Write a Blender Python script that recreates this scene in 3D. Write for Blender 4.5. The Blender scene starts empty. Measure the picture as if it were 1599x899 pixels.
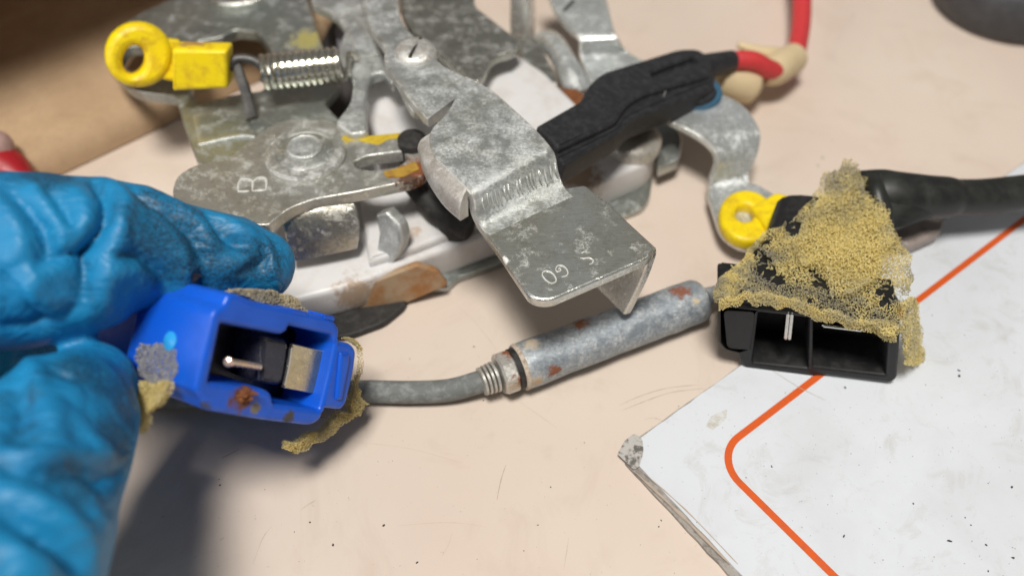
import bpy, bmesh, math, random
import numpy as np
from mathutils import Vector, Matrix, noise, kdtree
from mathutils.bvhtree import BVHTree

random.seed(7)
rng = np.random.default_rng(7)
SC = bpy.context.scene
COL = SC.collection
MM = 0.001                                   # geometry below is written in millimetres

# ------------------------------------------------------------------ camera
ELEV, DIST, HFOV = math.radians(50), 165.0, math.radians(62)
CAM = Vector((0, -DIST * math.cos(ELEV), DIST * math.sin(ELEV)))
FWD = -CAM.normalized()
RGT = Vector((1, 0, 0))
UPV = RGT.cross(FWD)
FPX = 799.5 / math.tan(HFOV / 2)
cd = bpy.data.cameras.new('camera')
cam = bpy.data.objects.new('camera', cd)
COL.objects.link(cam)
cam.location = CAM * MM
cam.rotation_euler = FWD.to_track_quat('-Z', 'Y').to_euler()
cd.sensor_width = 36
cd.lens = 18 / math.tan(HFOV / 2)
cd.clip_start, cd.clip_end = 0.005, 20
cd.dof.use_dof = True
cd.dof.focus_distance = 0.134
cd.dof.aperture_fstop = 11.5
SC.camera = cam

# ------------------------------------------------------------------ light
world = bpy.data.worlds.new('World')
SC.world = world
world.use_nodes = True
bg = world.node_tree.nodes['Background']
bg.inputs[0].default_value = (1.0, 0.985, 0.97, 1)
bg.inputs[1].default_value = 0.13


def area_light(name, loc, target, sx, sy, power, color):
    ld = bpy.data.lights.new(name, 'AREA')
    ld.shape = 'RECTANGLE'
    ld.size, ld.size_y = sx, sy
    ld.energy = power
    ld.color = color
    o = bpy.data.objects.new(name, ld)
    COL.objects.link(o)
    o.location = loc
    o.rotation_euler = (Vector(target) - Vector(loc)).to_track_quat('-Z', 'Y').to_euler()
    return o


area_light('ceiling_lamp', (-0.06, -0.22, 0.82), (0.03, 0.04, 0), 0.20, 0.20, 7.6, (1.0, 0.965, 0.90))
area_light('front_left_fill', (-0.66, -0.34, 0.34), (-0.02, 0.0, 0.02), 0.5, 0.35, 2.2, (1.0, 0.965, 0.93))  # soft fill added from the front left to brighten side faces

vs = SC.view_settings
vs.view_transform = 'Standard'
vs.look = 'None'
vs.gamma = 1
vs.use_curve_mapping = False
vs.exposure = 0.0
SC.cycles.max_bounces = 8
SC.cycles.use_denoising = True

# ------------------------------------------------------------------ points
def ray(x, y):
    return FWD + RGT * ((x - 799.5) / FPX) + UPV * ((449.5 - y) / FPX)

ZS = 1.0
def P(x, y, z=0.0):
    d = ray(x, y)
    z = z * ZS
    return CAM + d * ((z - CAM.z) / d.z)

def PD(x, y, depth):
    return CAM + ray(x, y) * depth

class Plane:
    def __init__(self, p, n):
        self.p, self.n = Vector(p), Vector(n).normalized()
    def at(self, x, y):
        d = ray(x, y)
        return CAM + d * ((self.p - CAM).dot(self.n) / d.dot(self.n))
    def shift(self, k):
        return Plane(self.p + self.n * k, self.n)

def ZP(z):
    return Plane((0, 0, z * ZS), (0, 0, 1))

def P3(a, b, c):
    a, b, c = P(*a), P(*b), P(*c)
    n = (b - a).cross(c - a)
    if n.dot(CAM - a) < 0:
        n = -n
    return Plane(a, n)

def facing(x, y, z, yaw=0.0, pitch=0.0):
    """plane through a point, turned towards the viewer's side of the bench, then yawed and pitched (degrees)"""
    p = P(x, y, z)
    v = (CAM - p).normalized()
    v = Matrix.Rotation(math.radians(yaw), 3, 'Z') @ v
    side = Vector((0, 0, 1)).cross(v).normalized()
    v = Matrix.Rotation(math.radians(pitch), 3, side) @ v
    return Plane(p, v)

def turned(x, y, z, yaw=0.0, pitch=0.0):
    """plane through a point, facing the viewer, then turned about the viewer's own up and right axes"""
    p = P(x, y, z)
    v = (CAM - p).normalized()
    v = Matrix.Rotation(math.radians(yaw), 3, UPV) @ v
    v = Matrix.Rotation(math.radians(pitch), 3, RGT) @ v
    return Plane(p, v)

# ------------------------------------------------------------------ materials
def mat(name):
    m = bpy.data.materials.new(name)
    m.use_nodes = True
    nt = m.node_tree
    b = nt.nodes['Principled BSDF']
    return m, nt, b

def N(nt, t, **kw):
    n = nt.nodes.new(t)
    for k, v in kw.items():
        if k in n.inputs:
            n.inputs[k].default_value = v
        else:
            setattr(n, k, v)
    return n

def coords(nt):
    tc = N(nt, 'ShaderNodeTexCoord')
    vm = N(nt, 'ShaderNodeVectorMath', operation='SCALE')
    nt.links.new(tc.outputs['Object'], vm.inputs[0])
    vm.inputs['Scale'].default_value = 1000.0
    return vm.outputs[0]

def nz(nt, co, scale, detail=4, rough=0.6, dist=0.0):
    n = N(nt, 'ShaderNodeTexNoise', Scale=scale, Detail=detail, Roughness=rough, Distortion=dist)
    nt.links.new(co, n.inputs['Vector'])
    return n.outputs['Fac']

def ramp(nt, fac, lo, hi, a=0.0, b=1.0):
    m = N(nt, 'ShaderNodeMapRange')
    m.inputs[1].default_value, m.inputs[2].default_value = lo, hi
    m.inputs[3].default_value, m.inputs[4].default_value = a, b
    nt.links.new(fac, m.inputs[0])
    return m.outputs[0]

def mix(nt, fac, a, b):
    m = N(nt, 'ShaderNodeMix', data_type='RGBA')
    for s, v in ((0, fac), (6, a), (7, b)):
        if isinstance(v, (int, float)):
            m.inputs[s].default_value = v
        elif isinstance(v, tuple):
            m.inputs[s].default_value = (*v, 1)
        else:
            nt.links.new(v, m.inputs[s])
    return m.outputs[2]

def mth(nt, op, a, b=0.0):
    m = N(nt, 'ShaderNodeMath', operation=op)
    for i, v in enumerate((a, b)):
        if isinstance(v, (int, float)):
            m.inputs[i].default_value = v
        else:
            nt.links.new(v, m.inputs[i])
    m.use_clamp = False
    return m.outputs[0]

def bump(nt, b, h, strength=0.3, dist=0.0003):
    n = N(nt, 'ShaderNodeBump', Strength=strength, Distance=dist)
    nt.links.new(h, n.inputs['Height'])
    nt.links.new(n.outputs[0], b.inputs['Normal'])

def spot(nt, co, centre, r, wob=1.0, scale=0.6):
    """0..1 mask of an uneven patch round a point (mm, object space)"""
    d = N(nt, 'ShaderNodeVectorMath', operation='DISTANCE')
    nt.links.new(co, d.inputs[0])
    d.inputs[1].default_value = centre
    n = nz(nt, co, scale, 6, 0.7)
    f = mth(nt, 'ADD', d.outputs['Value'], mth(nt, 'MULTIPLY', mth(nt, 'SUBTRACT', n, 0.5), r * 2.4 * wob))
    return ramp(nt, f, r * 1.1, r * 0.55)

ORIGIN = {}
def zinc(name, col=(0.47, 0.49, 0.48), tint=(0.40, 0.39, 0.27), white=0.5, tinted=0.5, rough=0.42, metal=0.75, spots=(), base=(0, 0, 0), wscale=0.28):
    m, nt, b = mat(name)
    co = coords(nt)
    big = nz(nt, co, 0.07, 4, 0.6, 0.4)
    c = mix(nt, ramp(nt, big, 0.40, 0.66, 0, tinted), col, tint)
    fine = nz(nt, co, 1.6, 6, 0.75)
    c = mix(nt, ramp(nt, fine, 0.38, 0.66, 0.0, 0.7), c, tuple(v * 0.5 for v in col))
    c = mix(nt, ramp(nt, nz(nt, co, 0.35, 6, 0.7, 0.8), 0.5, 0.72, 0.0, 0.55), c, tuple(v * 0.55 for v in tint))
    vm = N(nt, 'ShaderNodeVectorMath', operation='MULTIPLY')
    nt.links.new(co, vm.inputs[0])
    vm.inputs[1].default_value = (0.35, 3.2, 1.2)
    scr = nz(nt, vm.outputs[0], 1.0, 3, 0.6, 0.2)
    c = mix(nt, ramp(nt, scr, 0.60, 0.68, 0, 0.45), c, tuple(min(1, v * 1.5) for v in col))
    pt = N(nt, 'ShaderNodeNewGeometry').outputs['Pointiness']
    edge = mth(nt, 'MULTIPLY', ramp(nt, pt, 0.515, 0.56, 0, 1), ramp(nt, fine, 0.35, 0.6, 0.2, 1))
    c = mix(nt, mth(nt, 'MULTIPLY', edge, 0.7), c, (0.80, 0.79, 0.74))
    w1 = nz(nt, co, wscale, 10, 0.8, 0.15)
    w2 = nz(nt, co, 2.2, 6, 0.85)
    wm = mth(nt, 'MULTIPLY', ramp(nt, w1, 0.62 - 0.22 * white, 0.80 - 0.22 * white), ramp(nt, w2, 0.43, 0.57, 0.10, 1.0))
    c = mix(nt, wm, c, (0.68, 0.70, 0.71))
    mt = mth(nt, 'MULTIPLY', ramp(nt, wm, 0, 1, 1, 0.15), metal)
    rs = ramp(nt, wm, 0, 1, rough, 0.72)
    rs = mth(nt, 'SUBTRACT', rs, mth(nt, 'ADD', ramp(nt, scr, 0.45, 0.65, 0, 0.10), mth(nt, 'MULTIPLY', edge, 0.12)))
    rs = mth(nt, 'ADD', rs, ramp(nt, fine, 0.3, 0.7, -0.08, 0.10))
    for pos, r, sc in spots:
        s = spot(nt, co, tuple(Vector(pos) - Vector(base)), r, 1.4, 0.9)
        c = mix(nt, s, c, sc)
        mt = mth(nt, 'MULTIPLY', mt, ramp(nt, s, 0, 1, 1, 0))
        rs = mth(nt, 'MAXIMUM', rs, ramp(nt, s, 0, 1, 0, 0.8))
    nt.links.new(c, b.inputs['Base Color'])
    nt.links.new(mt, b.inputs['Metallic'])
    nt.links.new(rs, b.inputs['Roughness'])
    bump(nt, b, mth(nt, 'ADD', mth(nt, 'MULTIPLY', wm, 0.8), mth(nt, 'MULTIPLY', fine, 0.5)), 0.35, 0.00025)
    return m

def plastic(name, col, rough=0.4, col2=None, nscale=0.5, amt=0.4, sss=0.0, bmp=0.1, spec=0.5, spots=(), base=(0, 0, 0), lo=0.45, hi=0.7, fine=2.5):
    m, nt, b = mat(name)
    co = coords(nt)
    c = col2 or tuple(v * 0.6 for v in col)
    f = nz(nt, co, nscale, 7, 0.68, 0.3)
    cc = mix(nt, ramp(nt, f, lo, hi, 0, amt), col, c)
    rs = ramp(nt, f, 0.35, 0.7, rough, min(1, rough + 0.2))
    for pos, r, sc in spots:
        s = spot(nt, co, tuple(Vector(pos) - Vector(base)), r)
        cc = mix(nt, s, cc, sc)
        rs = mth(nt, 'MAXIMUM', rs, ramp(nt, s, 0, 1, 0, 0.85))
    nt.links.new(cc, b.inputs['Base Color'])
    nt.links.new(rs, b.inputs['Roughness'])
    b.inputs['Specular IOR Level'].default_value = spec
    if sss:
        b.inputs['Subsurface Weight'].default_value = sss
        b.inputs['Subsurface Radius'].default_value = (1, 0.8, 0.6)
        b.inputs['Subsurface Scale'].default_value = 0.002
    if bmp:
        bump(nt, b, nz(nt, co, fine, 5, 0.7), bmp, 0.0002)
    return m

# ------------------------------------------------------------------ mesh pieces (verts in mm, faces)
def smooth_line(pts, n=6, closed=False):
    pts = [Vector(p) for p in pts]
    out = []
    L = len(pts)
    for i in range(L if closed else L - 1):
        g = lambda k: pts[k % L] if closed else pts[max(0, min(L - 1, k))]
        a, b, c, d = g(i - 1), g(i), g(i + 1), g(i + 2)
        for k in range(n):
            t = k / n
            out.append(0.5 * ((2 * b) + (c - a) * t + (2 * a - 5 * b + 4 * c - d) * t * t + (3 * b - a - 3 * c + d) * t ** 3))
    if not closed:
        out.append(pts[-1])
    return out

def fillet(pts, r0):
    """polygon of 2-D points (x, y[, r]) -> rounded polygon"""
    out = []
    L = len(pts)
    for i in range(L):
        p = Vector(pts[i][:2])
        r = pts[i][2] if len(pts[i]) > 2 else r0
        a, b = Vector(pts[i - 1][:2]) - p, Vector(pts[(i + 1) % L][:2]) - p
        la, lb = a.length, b.length
        if r <= 0.01 or la < 1e-6 or lb < 1e-6:
            out.append(p)
            continue
        r = min(r, la * 0.48, lb * 0.48)
        a, b = p + a / la * r, p + b / lb * r
        for k in range(6):
            t = k / 5
            out.append(a * (1 - t) ** 2 + p * 2 * t * (1 - t) + b * t * t)
    return out

def ellipse(cx, cy, rx, ry, n=28, rot=0):
    c, s = math.cos(math.radians(rot)), math.sin(math.radians(rot))
    return [(cx + rx * math.cos(a) * c - ry * math.sin(a) * s, cy + rx * math.cos(a) * s + ry * math.sin(a) * c, 0) for a in [2 * math.pi * k / n for k in range(n)]]

def plate(outline, plane, th, bev=0.25, holes=(), r=6, along=None):
    """flat sheet: outline (picture points) laid on a plane, thickness th away from the viewer, rounded edges"""
    n = plane.n
    u = n.orthogonal().normalized()
    v = n.cross(u)
    o = plane.p
    cu = bpy.data.curves.new('tmp', 'CURVE')
    cu.dimensions = '2D'
    cu.fill_mode = 'BOTH'
    cu.extrude = max(th / 2 - bev, 0.001)
    cu.bevel_depth = bev
    cu.bevel_resolution = 2
    cu.offset = -bev
    for loop in [outline] + list(holes):
        pts = [plane.at(*q) for q in fillet(loop, r)]
        sp = cu.splines.new('POLY')
        sp.points.add(len(pts) - 1)
        for q, w in zip(sp.points, pts):
            d = w - o
            q.co = (d.dot(u), d.dot(v), 0, 1)
        sp.use_cyclic_u = True
    ob = bpy.data.objects.new('tmp', cu)
    COL.objects.link(ob)
    dg = bpy.context.evaluated_depsgraph_get()
    me = bpy.data.meshes.new_from_object(ob.evaluated_get(dg))
    back = along.normalized() / max(1e-6, -along.normalized().dot(n)) if along is not None else -n
    vs_ = [o + u * w.co.x + v * w.co.y + back * (th / 2 - w.co.z) for w in me.vertices]
    fs = [tuple(p.vertices) for p in me.polygons]
    bpy.data.objects.remove(ob)
    bpy.data.curves.remove(cu)
    bpy.data.meshes.remove(me)
    return vs_, fs

def ribbon(L, R, th, n=6, c=0.25, across=6, crown=0.0, raw=False):
    """bent sheet between two edges; L and R are lists of (px, py, z) or 3-D points"""
    if not raw:
        L = [P(*q) for q in L]
        R = [P(*q) for q in R]
    L, R = smooth_line(L, n), smooth_line(R, n)
    vs_, fs = [], []
    M = len(L)
    k = None
    for i in range(M):
        a, b = L[i], R[i]
        w = (b - a)
        t = ((L[min(i + 1, M - 1)] + R[min(i + 1, M - 1)]) - (L[max(i - 1, 0)] + R[max(i - 1, 0)])).normalized()
        nn = w.cross(t).normalized()
        if nn.dot(CAM - a) < 0 and i == 0:
            flip = -1
        elif i == 0:
            flip = 1
        nn = nn * flip
        wn = w.normalized()
        row = []
        for j in range(across + 1):
            f = j / across
            q = a + wn * c + (w - wn * 2 * c) * f + nn * (crown * 4 * f * (1 - f))
            row.append(q)
        row += [b - nn * c, b - nn * (th - c)]
        for j in range(across, -1, -1):
            f = j / across
            row.append(a + wn * c + (w - wn * 2 * c) * f + nn * (crown * 4 * f * (1 - f)) - nn * th)
        row += [a - nn * (th - c), a - nn * c]
        k = len(row)
        vs_ += row
    for i in range(M - 1):
        for j in range(k):
            fs.append((i * k + j, i * k + (j + 1) % k, (i + 1) * k + (j + 1) % k, (i + 1) * k + j))
    fs.append(tuple(range(k - 1, -1, -1)))
    fs.append(tuple((M - 1) * k + j for j in range(k)))
    return vs_, fs

def tube(pts, rad, seg=14, n=6, smooth=True, cap=True, raw=False):
    if not raw:
        pts = [P(*q) for q in pts]
    else:
        pts = [Vector(q) for q in pts]
    if isinstance(rad, (int, float)):
        rad = [rad] * len(pts)
    if smooth:
        rp = smooth_line([Vector((r, 0, 0)) for r in rad], n)
        pts = smooth_line(pts, n)
        rad = [q.x for q in rp]
    vs_, fs = [], []
    t0 = (pts[1] - pts[0]).normalized()
    u = t0.orthogonal().normalized()
    M = len(pts)
    for i in range(M):
        t = (pts[min(i + 1, M - 1)] - pts[max(i - 1, 0)]).normalized()
        u = (u - t * u.dot(t)).normalized()
        v = t.cross(u)
        for j in range(seg):
            a = 2 * math.pi * j / seg
            vs_.append(pts[i] + (u * math.cos(a) + v * math.sin(a)) * rad[i])
    for i in range(M - 1):
        for j in range(seg):
            fs.append((i * seg + j, i * seg + (j + 1) % seg, (i + 1) * seg + (j + 1) % seg, (i + 1) * seg + j))
    if cap:
        fs.append(tuple(range(seg - 1, -1, -1)))
        fs.append(tuple((M - 1) * seg + j for j in range(seg)))
    return vs_, fs

def lathe(c, axis, prof, seg=40, start=0.0):
    """prof: (radius, height along axis)"""
    axis = Vector(axis).normalized()
    u = axis.orthogonal().normalized()
    v = axis.cross(u)
    vs_, fs = [], []
    for r, h in prof:
        for j in range(seg):
            a = 2 * math.pi * j / seg + start
            vs_.append(c + axis * h + (u * math.cos(a) + v * math.sin(a)) * r)
    for i in range(len(prof) - 1):
        for j in range(seg):
            fs.append((i * seg + j, i * seg + (j + 1) % seg, (i + 1) * seg + (j + 1) % seg, (i + 1) * seg + j))
    fs.append(tuple(range(seg - 1, -1, -1)))
    fs.append(tuple((len(prof) - 1) * seg + j for j in range(seg)))
    return vs_, fs

def block(c, x, y, z, sx, sy, sz, b=0.4):
    """bevelled box with its own axes"""
    bm = bmesh.new()
    bmesh.ops.create_cube(bm, size=1)
    for w in bm.verts:
        w.co = Vector((w.co.x * sx, w.co.y * sy, w.co.z * sz))
    if b:
        bmesh.ops.bevel(bm, geom=bm.edges[:], offset=b, segments=2, affect='EDGES')
    bm.verts.index_update()
    vs_ = [c + x * w.co.x + y * w.co.y + z * w.co.z for w in bm.verts]
    fs = [tuple(w.index for w in f.verts) for f in bm.faces]
    bm.free()
    return vs_, fs

def lump(c, rx, ry, rz, amp=0.25, sc=0.5, sub=4):
    bm = bmesh.new()
    bmesh.ops.create_icosphere(bm, subdivisions=sub, radius=1)
    out = []
    for w in bm.verts:
        k = 1 + amp * noise.fractal(w.co * (1 / sc) + c, 1, 2, 4)
        out.append(c + Vector((w.co.x * rx, w.co.y * ry, w.co.z * rz)) * k)
    bm.verts.index_update()
    fs = [tuple(w.index for w in f.verts) for f in bm.faces]
    bm.free()
    return out, fs

def join(*pieces):
    V, F = [], []
    for v, f in pieces:
        o = len(V)
        V += v
        F += [tuple(i + o for i in q) for q in f]
    return V, F

def thing(name, label, cat, base, group=None):
    o = bpy.data.objects.new(name, None)
    o.empty_display_size = 0.01
    COL.objects.link(o)
    o.location = Vector(base) * MM
    o['label'], o['category'] = label, cat
    if group:
        o['group'] = group
    return o

def root_of(o):
    v = Vector((0, 0, 0))
    while o:
        v += o.location
        o = o.parent
    return v

def obj(name, piece, m, parent=None, sharp=38, flat=False, label=None, kind=None):
    V, F = piece
    base = root_of(parent) if parent else Vector((0, 0, 0))
    me = bpy.data.meshes.new(name)
    me.from_pydata([(Vector(v) * MM - base)[:] for v in V], [], F)
    me.validate()
    bm = bmesh.new()
    bm.from_mesh(me)
    bmesh.ops.recalc_face_normals(bm, faces=bm.faces[:])
    bm.to_mesh(me)
    bm.free()
    if not flat:
        me.shade_smooth()
        me.set_sharp_from_angle(angle=math.radians(sharp))
    for k in (m if isinstance(m, (list, tuple)) else [m]):
        me.materials.append(k)
    o = bpy.data.objects.new(name, me)
    COL.objects.link(o)
    if parent:
        o.parent = parent
    if label:
        o['label'] = label
    if kind:
        o['kind'] = kind
    return o

def letters(text, x, y, plane, along_px, height, th, m, parent, name='stamped_letter'):
    """one mesh per letter, raised on a plane; along_px = picture point the writing runs towards"""
    o = plane.at(x, y)
    u = (plane.at(*along_px) - o).normalized()
    v = plane.n.cross(u)
    cu = bpy.data.curves.new('tmp', 'FONT')
    cu.body = text
    cu.size = height * 1.4
    cu.fill_mode = 'NONE'
    cu.bevel_depth = th
    cu.bevel_resolution = 1
    ob = bpy.data.objects.new('tmp', cu)
    COL.objects.link(ob)
    dg = bpy.context.evaluated_depsgraph_get()
    me = bpy.data.meshes.new_from_object(ob.evaluated_get(dg))
    V = [o + u * w.co.x + v * w.co.y + plane.n * (w.co.z * 0.5) for w in me.vertices]
    F = [tuple(p.vertices) for p in me.polygons]
    bpy.data.objects.remove(ob)
    return obj(name, (V, F), m, parent)

def inside(poly, x, y):
    c = False
    j = len(poly) - 1
    for i in range(len(poly)):
        (xi, yi), (xj, yj) = poly[i][:2], poly[j][:2]
        if (yi > y) != (yj > y) and x < (xj - xi) * (y - yi) / (yj - yi) + xi:
            c = not c
        j = i
    return c

def foam(pts, rad=0.085, k=3, maxd=1.6):
    """open-cell foam: thin struts between neighbouring cell corners"""
    kd = kdtree.KDTree(len(pts))
    for i, p in enumerate(pts):
        kd.insert(p, i)
    kd.balance()
    seen = set()
    V, F = [], []
    for i, p in enumerate(pts):
        for q, j, d in kd.find_n(p, k + 1):
            if j == i or d > maxd or (min(i, j), max(i, j)) in seen or d < 1e-4:
                continue
            seen.add((min(i, j), max(i, j)))
            t = (q - p) / d
            u = t.orthogonal().normalized()
            w = t.cross(u)
            o = len(V)
            r1, r2 = rad * random.uniform(0.8, 1.5), rad * random.uniform(0.8, 1.5)
            for c, r in ((p, r1), (q, r2)):
                for a in (0, 2.094, 4.189):
                    V.append(c + (u * math.cos(a) + w * math.sin(a)) * r)
            for a in range(3):
                b = (a + 1) % 3
                F.append((o + a, o + b, o + 3 + b, o + 3 + a))
    return V, F

def foam_points(poly, plane_fn, count, thick, edge=None):
    """random cell corners over a picture-outlined patch; plane_fn(x, y) -> (surface point, normal)"""
    xs = [p[0] for p in poly]
    ys = [p[1] for p in poly]
    out = []
    while len(out) < count:
        x, y = random.uniform(min(xs), max(xs)), random.uniform(min(ys), max(ys))
        jx = x + 9 * noise.noise(Vector((x * 0.05, y * 0.05, 1.3)))
        jy = y + 9 * noise.noise(Vector((x * 0.05, y * 0.05, 7.7)))
        if not inside(poly, jx, jy):
            continue
        s, n = plane_fn(x, y)
        th = thick * (0.65 + 0.7 * noise.noise(Vector((x * 0.02, y * 0.02, 3.1))))
        out.append(s + n * (random.random() * max(0.3, th)))
    return out

# ================================================================== setting: bench top
def table_mat():
    m, nt, b = mat('beige_laminate')
    co = coords(nt)
    c = mix(nt, ramp(nt, nz(nt, co, 0.022, 3, 0.5), 0.35, 0.65), (0.67, 0.555, 0.475), (0.69, 0.595, 0.51))
    c = mix(nt, ramp(nt, nz(nt, co, 0.045, 7, 0.7, 1.2), 0.50, 0.72, 0, 0.42), c, (0.54, 0.42, 0.335))
    c = mix(nt, ramp(nt, nz(nt, co, 0.9, 3, 0.6), 0.69, 0.74, 0, 0.35), c, (0.32, 0.24, 0.18))
    c = mix(nt, ramp(nt, nz(nt, co, 2.2, 2, 0.5), 0.745, 0.775, 0, 0.55), c, (0.14, 0.10, 0.08))
    nt.links.new(c, b.inputs['Base Color'])
    nt.links.new(ramp(nt, nz(nt, co, 0.15, 5, 0.7), 0.3, 0.7, 0.42, 0.60), b.inputs['Roughness'])
    b.inputs['Specular IOR Level'].default_value = 0.35
    bump(nt, b, nz(nt, co, 0.8, 6, 0.7), 0.06, 0.0003)
    return m

M_TABLE = table_mat()
tv = [(-900, -500, 0), (900, -500, 0), (900, 900, 0), (-900, 900, 0), (-900, -500, -25), (900, -500, -25), (900, 900, -25), (-900, 900, -25)]
table = obj('table_top', ([Vector(v) for v in tv], [(0, 1, 2, 3), (7, 6, 5, 4), (0, 4, 5, 1), (1, 5, 6, 2), (2, 6, 7, 3), (3, 7, 4, 0)]), M_TABLE, flat=True, kind='structure')
table['label'] = 'beige laminate bench top with scratches and dark specks'

M_SCR = plastic('scratch_grime', (0.46, 0.37, 0.30), 0.7, bmp=0)
M_SCR2 = plastic('pale_scratch', (0.62, 0.51, 0.42), 0.7, bmp=0)
M_BLK = plastic('dark_grime', (0.035, 0.03, 0.028), 0.7, bmp=0)

def mark(pts, w, z=0.02, n=5):
    pp = smooth_line([P(x, y, z) for x, y in pts], n)
    V, F = [], []
    for i, p in enumerate(pp):
        t = (pp[min(i + 1, len(pp) - 1)] - pp[max(i - 1, 0)]).normalized()
        s = Vector((-t.y, t.x, 0))
        k = w * (0.25 + 0.75 * math.sin(math.pi * (i + 0.3) / len(pp))) * (0.6 + 0.8 * random.random()) / 2
        V += [p + s * k, p - s * k]
    for i in range(len(pp) - 1):
        F.append((2 * i, 2 * i + 1, 2 * i + 3, 2 * i + 2))
    return V, F

for i, (pts, w, mm) in enumerate([
    ([(968, 632), (1000, 618), (1040, 606), (1092, 600)], 0.16, M_SCR),
    ([(972, 640), (1010, 625), (1050, 612), (1100, 606)], 0.14, M_SCR),
    ([(705, 470), (735, 495), (760, 525), (775, 545)], 0.12, M_SCR2),
    ([(790, 725), (782, 750), (776, 780)], 0.14, M_SCR),
    ([(470, 795), (480, 788), (494, 780)], 0.30, M_SCR2),
    ([(345, 715), (360, 708), (374, 700)], 0.22, M_SCR),
    ([(375, 698), (395, 692), (412, 686)], 0.14, M_SCR2),
    ([(395, 880), (410, 840), (425, 820)], 0.14, M_SCR2),
    ([(800, 620), (830, 640), (870, 668)], 0.12, M_SCR2),
    ([(880, 890), (885, 860), (888, 838)], 0.12, M_SCR2),
    ([(690, 868), (700, 850), (706, 832)], 0.16, M_SCR2),
    ([(1005, 655), (1020, 652), (1034, 656)], 0.18, M_SCR2),
    ([(1060, 200), (1075, 198), (1090, 202)], 0.3, M_SCR2),
    ([(560, 690), (640, 700), (720, 722)], 0.10, M_SCR2),
    ([(620, 820), (700, 815), (760, 822)], 0.10, M_SCR2),
]):
    obj('scratch', mark(pts, w), mm, table, flat=True)

def specks(pos, z, rmin, rmax):
    V, F = [], []
    for x, y in pos:
        c = P(x, y, z)
        r = rmin + (rmax - rmin) * random.random() ** 2.5
        a0, st = random.random() * 6, random.uniform(1, 1.5)
        n = 7
        o = len(V)
        for k in range(n):
            a = a0 + 2 * math.pi * k / n
            rr = r * random.uniform(0.6, 1.2)
            ca, sa = math.cos(a) * rr * st, math.sin(a) * rr / st
            V.append(c + Vector((ca * math.cos(a0) - sa * math.sin(a0), ca * math.sin(a0) + sa * math.cos(a0), 0)))
        F.append(tuple(range(o, o + n)))
    return V, F

tp = [(755, 625), (740, 541), (342, 748), (343, 757), (428, 600), (520, 850), (640, 560), (590, 720), (900, 700), (860, 760), (1000, 850), (1300, 220), (1450, 150)]
tp += [(random.uniform(350, 1100), random.uniform(500, 899)) for _ in range(26)] + [(random.uniform(1050, 1590), random.uniform(20, 280)) for _ in range(14)]
obj('grime_speck', specks(tp, 0.02, 0.07, 0.26), M_BLK, table, flat=True, kind='stuff')

# ================================================================== white printed card
Z_CARD = 1.1
c0 = P(963, 706, Z_CARD)
e1 = (P(1599, 252, Z_CARD) - c0).normalized()
e2 = Vector((e1.y, -e1.x, 0))
if e2.dot(P(1150, 899, Z_CARD) - c0) < 0:
    e2 = -e2
card = thing('printed_card', 'white laminated card with an orange border line under the black connector', 'card', (c0.x, c0.y, 0))

def card_mat():
    m, nt, b = mat('white_laminate')
    co = coords(nt)
    c = mix(nt, ramp(nt, nz(nt, co, 0.05, 5, 0.6, 0.5), 0.45, 0.75, 0, 0.5), (0.68, 0.71, 0.755), (0.56, 0.57, 0.60))
    c = mix(nt, ramp(nt, nz(nt, co, 0.12, 8, 0.75, 1.0), 0.54, 0.74, 0, 0.5), c, (0.45, 0.43, 0.40))
    c = mix(nt, ramp(nt, nz(nt, co, 2.0, 2, 0.5), 0.72, 0.76, 0, 0.7), c, (0.12, 0.11, 0.10))
    nt.links.new(c, b.inputs['Base Color'])
    nt.links.new(ramp(nt, nz(nt, co, 0.2, 5, 0.7), 0.3, 0.7, 0.25, 0.42), b.inputs['Roughness'])
    bump(nt, b, nz(nt, co, 0.06, 4, 0.5), 0.12, 0.001)
    return m

M_CARD = card_mat()
M_EDGE = plastic('worn_card_edge', (0.36, 0.33, 0.30), 0.8, (0.10, 0.085, 0.075), 0.7, 0.8)
def cpt(a, b, z):
    q = c0 + e1 * a + e2 * b
    return Vector((q.x, q.y, z))
def sheet(a0, a1, b0, b1, z0, z1, wob=0.0, n=90):
    """card layer with a slightly uneven rim"""
    rim = []
    for (pa, pb), (qa, qb) in (((a0, b0), (a1, b0)), ((a1, b0), (a1, b1)), ((a1, b1), (a0, b1)), ((a0, b1), (a0, b0))):
        for k in range(n):
            t = k / n
            a, b = pa + (qa - pa) * t, pb + (qb - pb) * t
            w = wob * noise.fractal(Vector((a * 0.5, b * 0.5, 2)), 1, 2, 3)
            rim.append((a + w, b + w))
    rim[0] = (rim[0][0] + 0.9, rim[0][1] + 0.9)
    L = len(rim)
    V = [cpt(a, b, z1) for a, b in rim] + [cpt(a, b, z0) for a, b in rim]
    F = [tuple(range(L)), tuple(range(2 * L - 1, L - 1, -1))] + [(i, (i + 1) % L, L + (i + 1) % L, L + i) for i in range(L)]
    return V, F
obj('card_core', sheet(0, 230, 0, 190, 0.05, 0.72, 0.18), M_EDGE, card, flat=True, label='worn grey edge of the card')
obj('laminate_sheet', sheet(1.3, 229.5, 0.3, 189.5, 0.72, Z_CARD, 0.14), M_CARD, card, flat=True)

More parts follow.
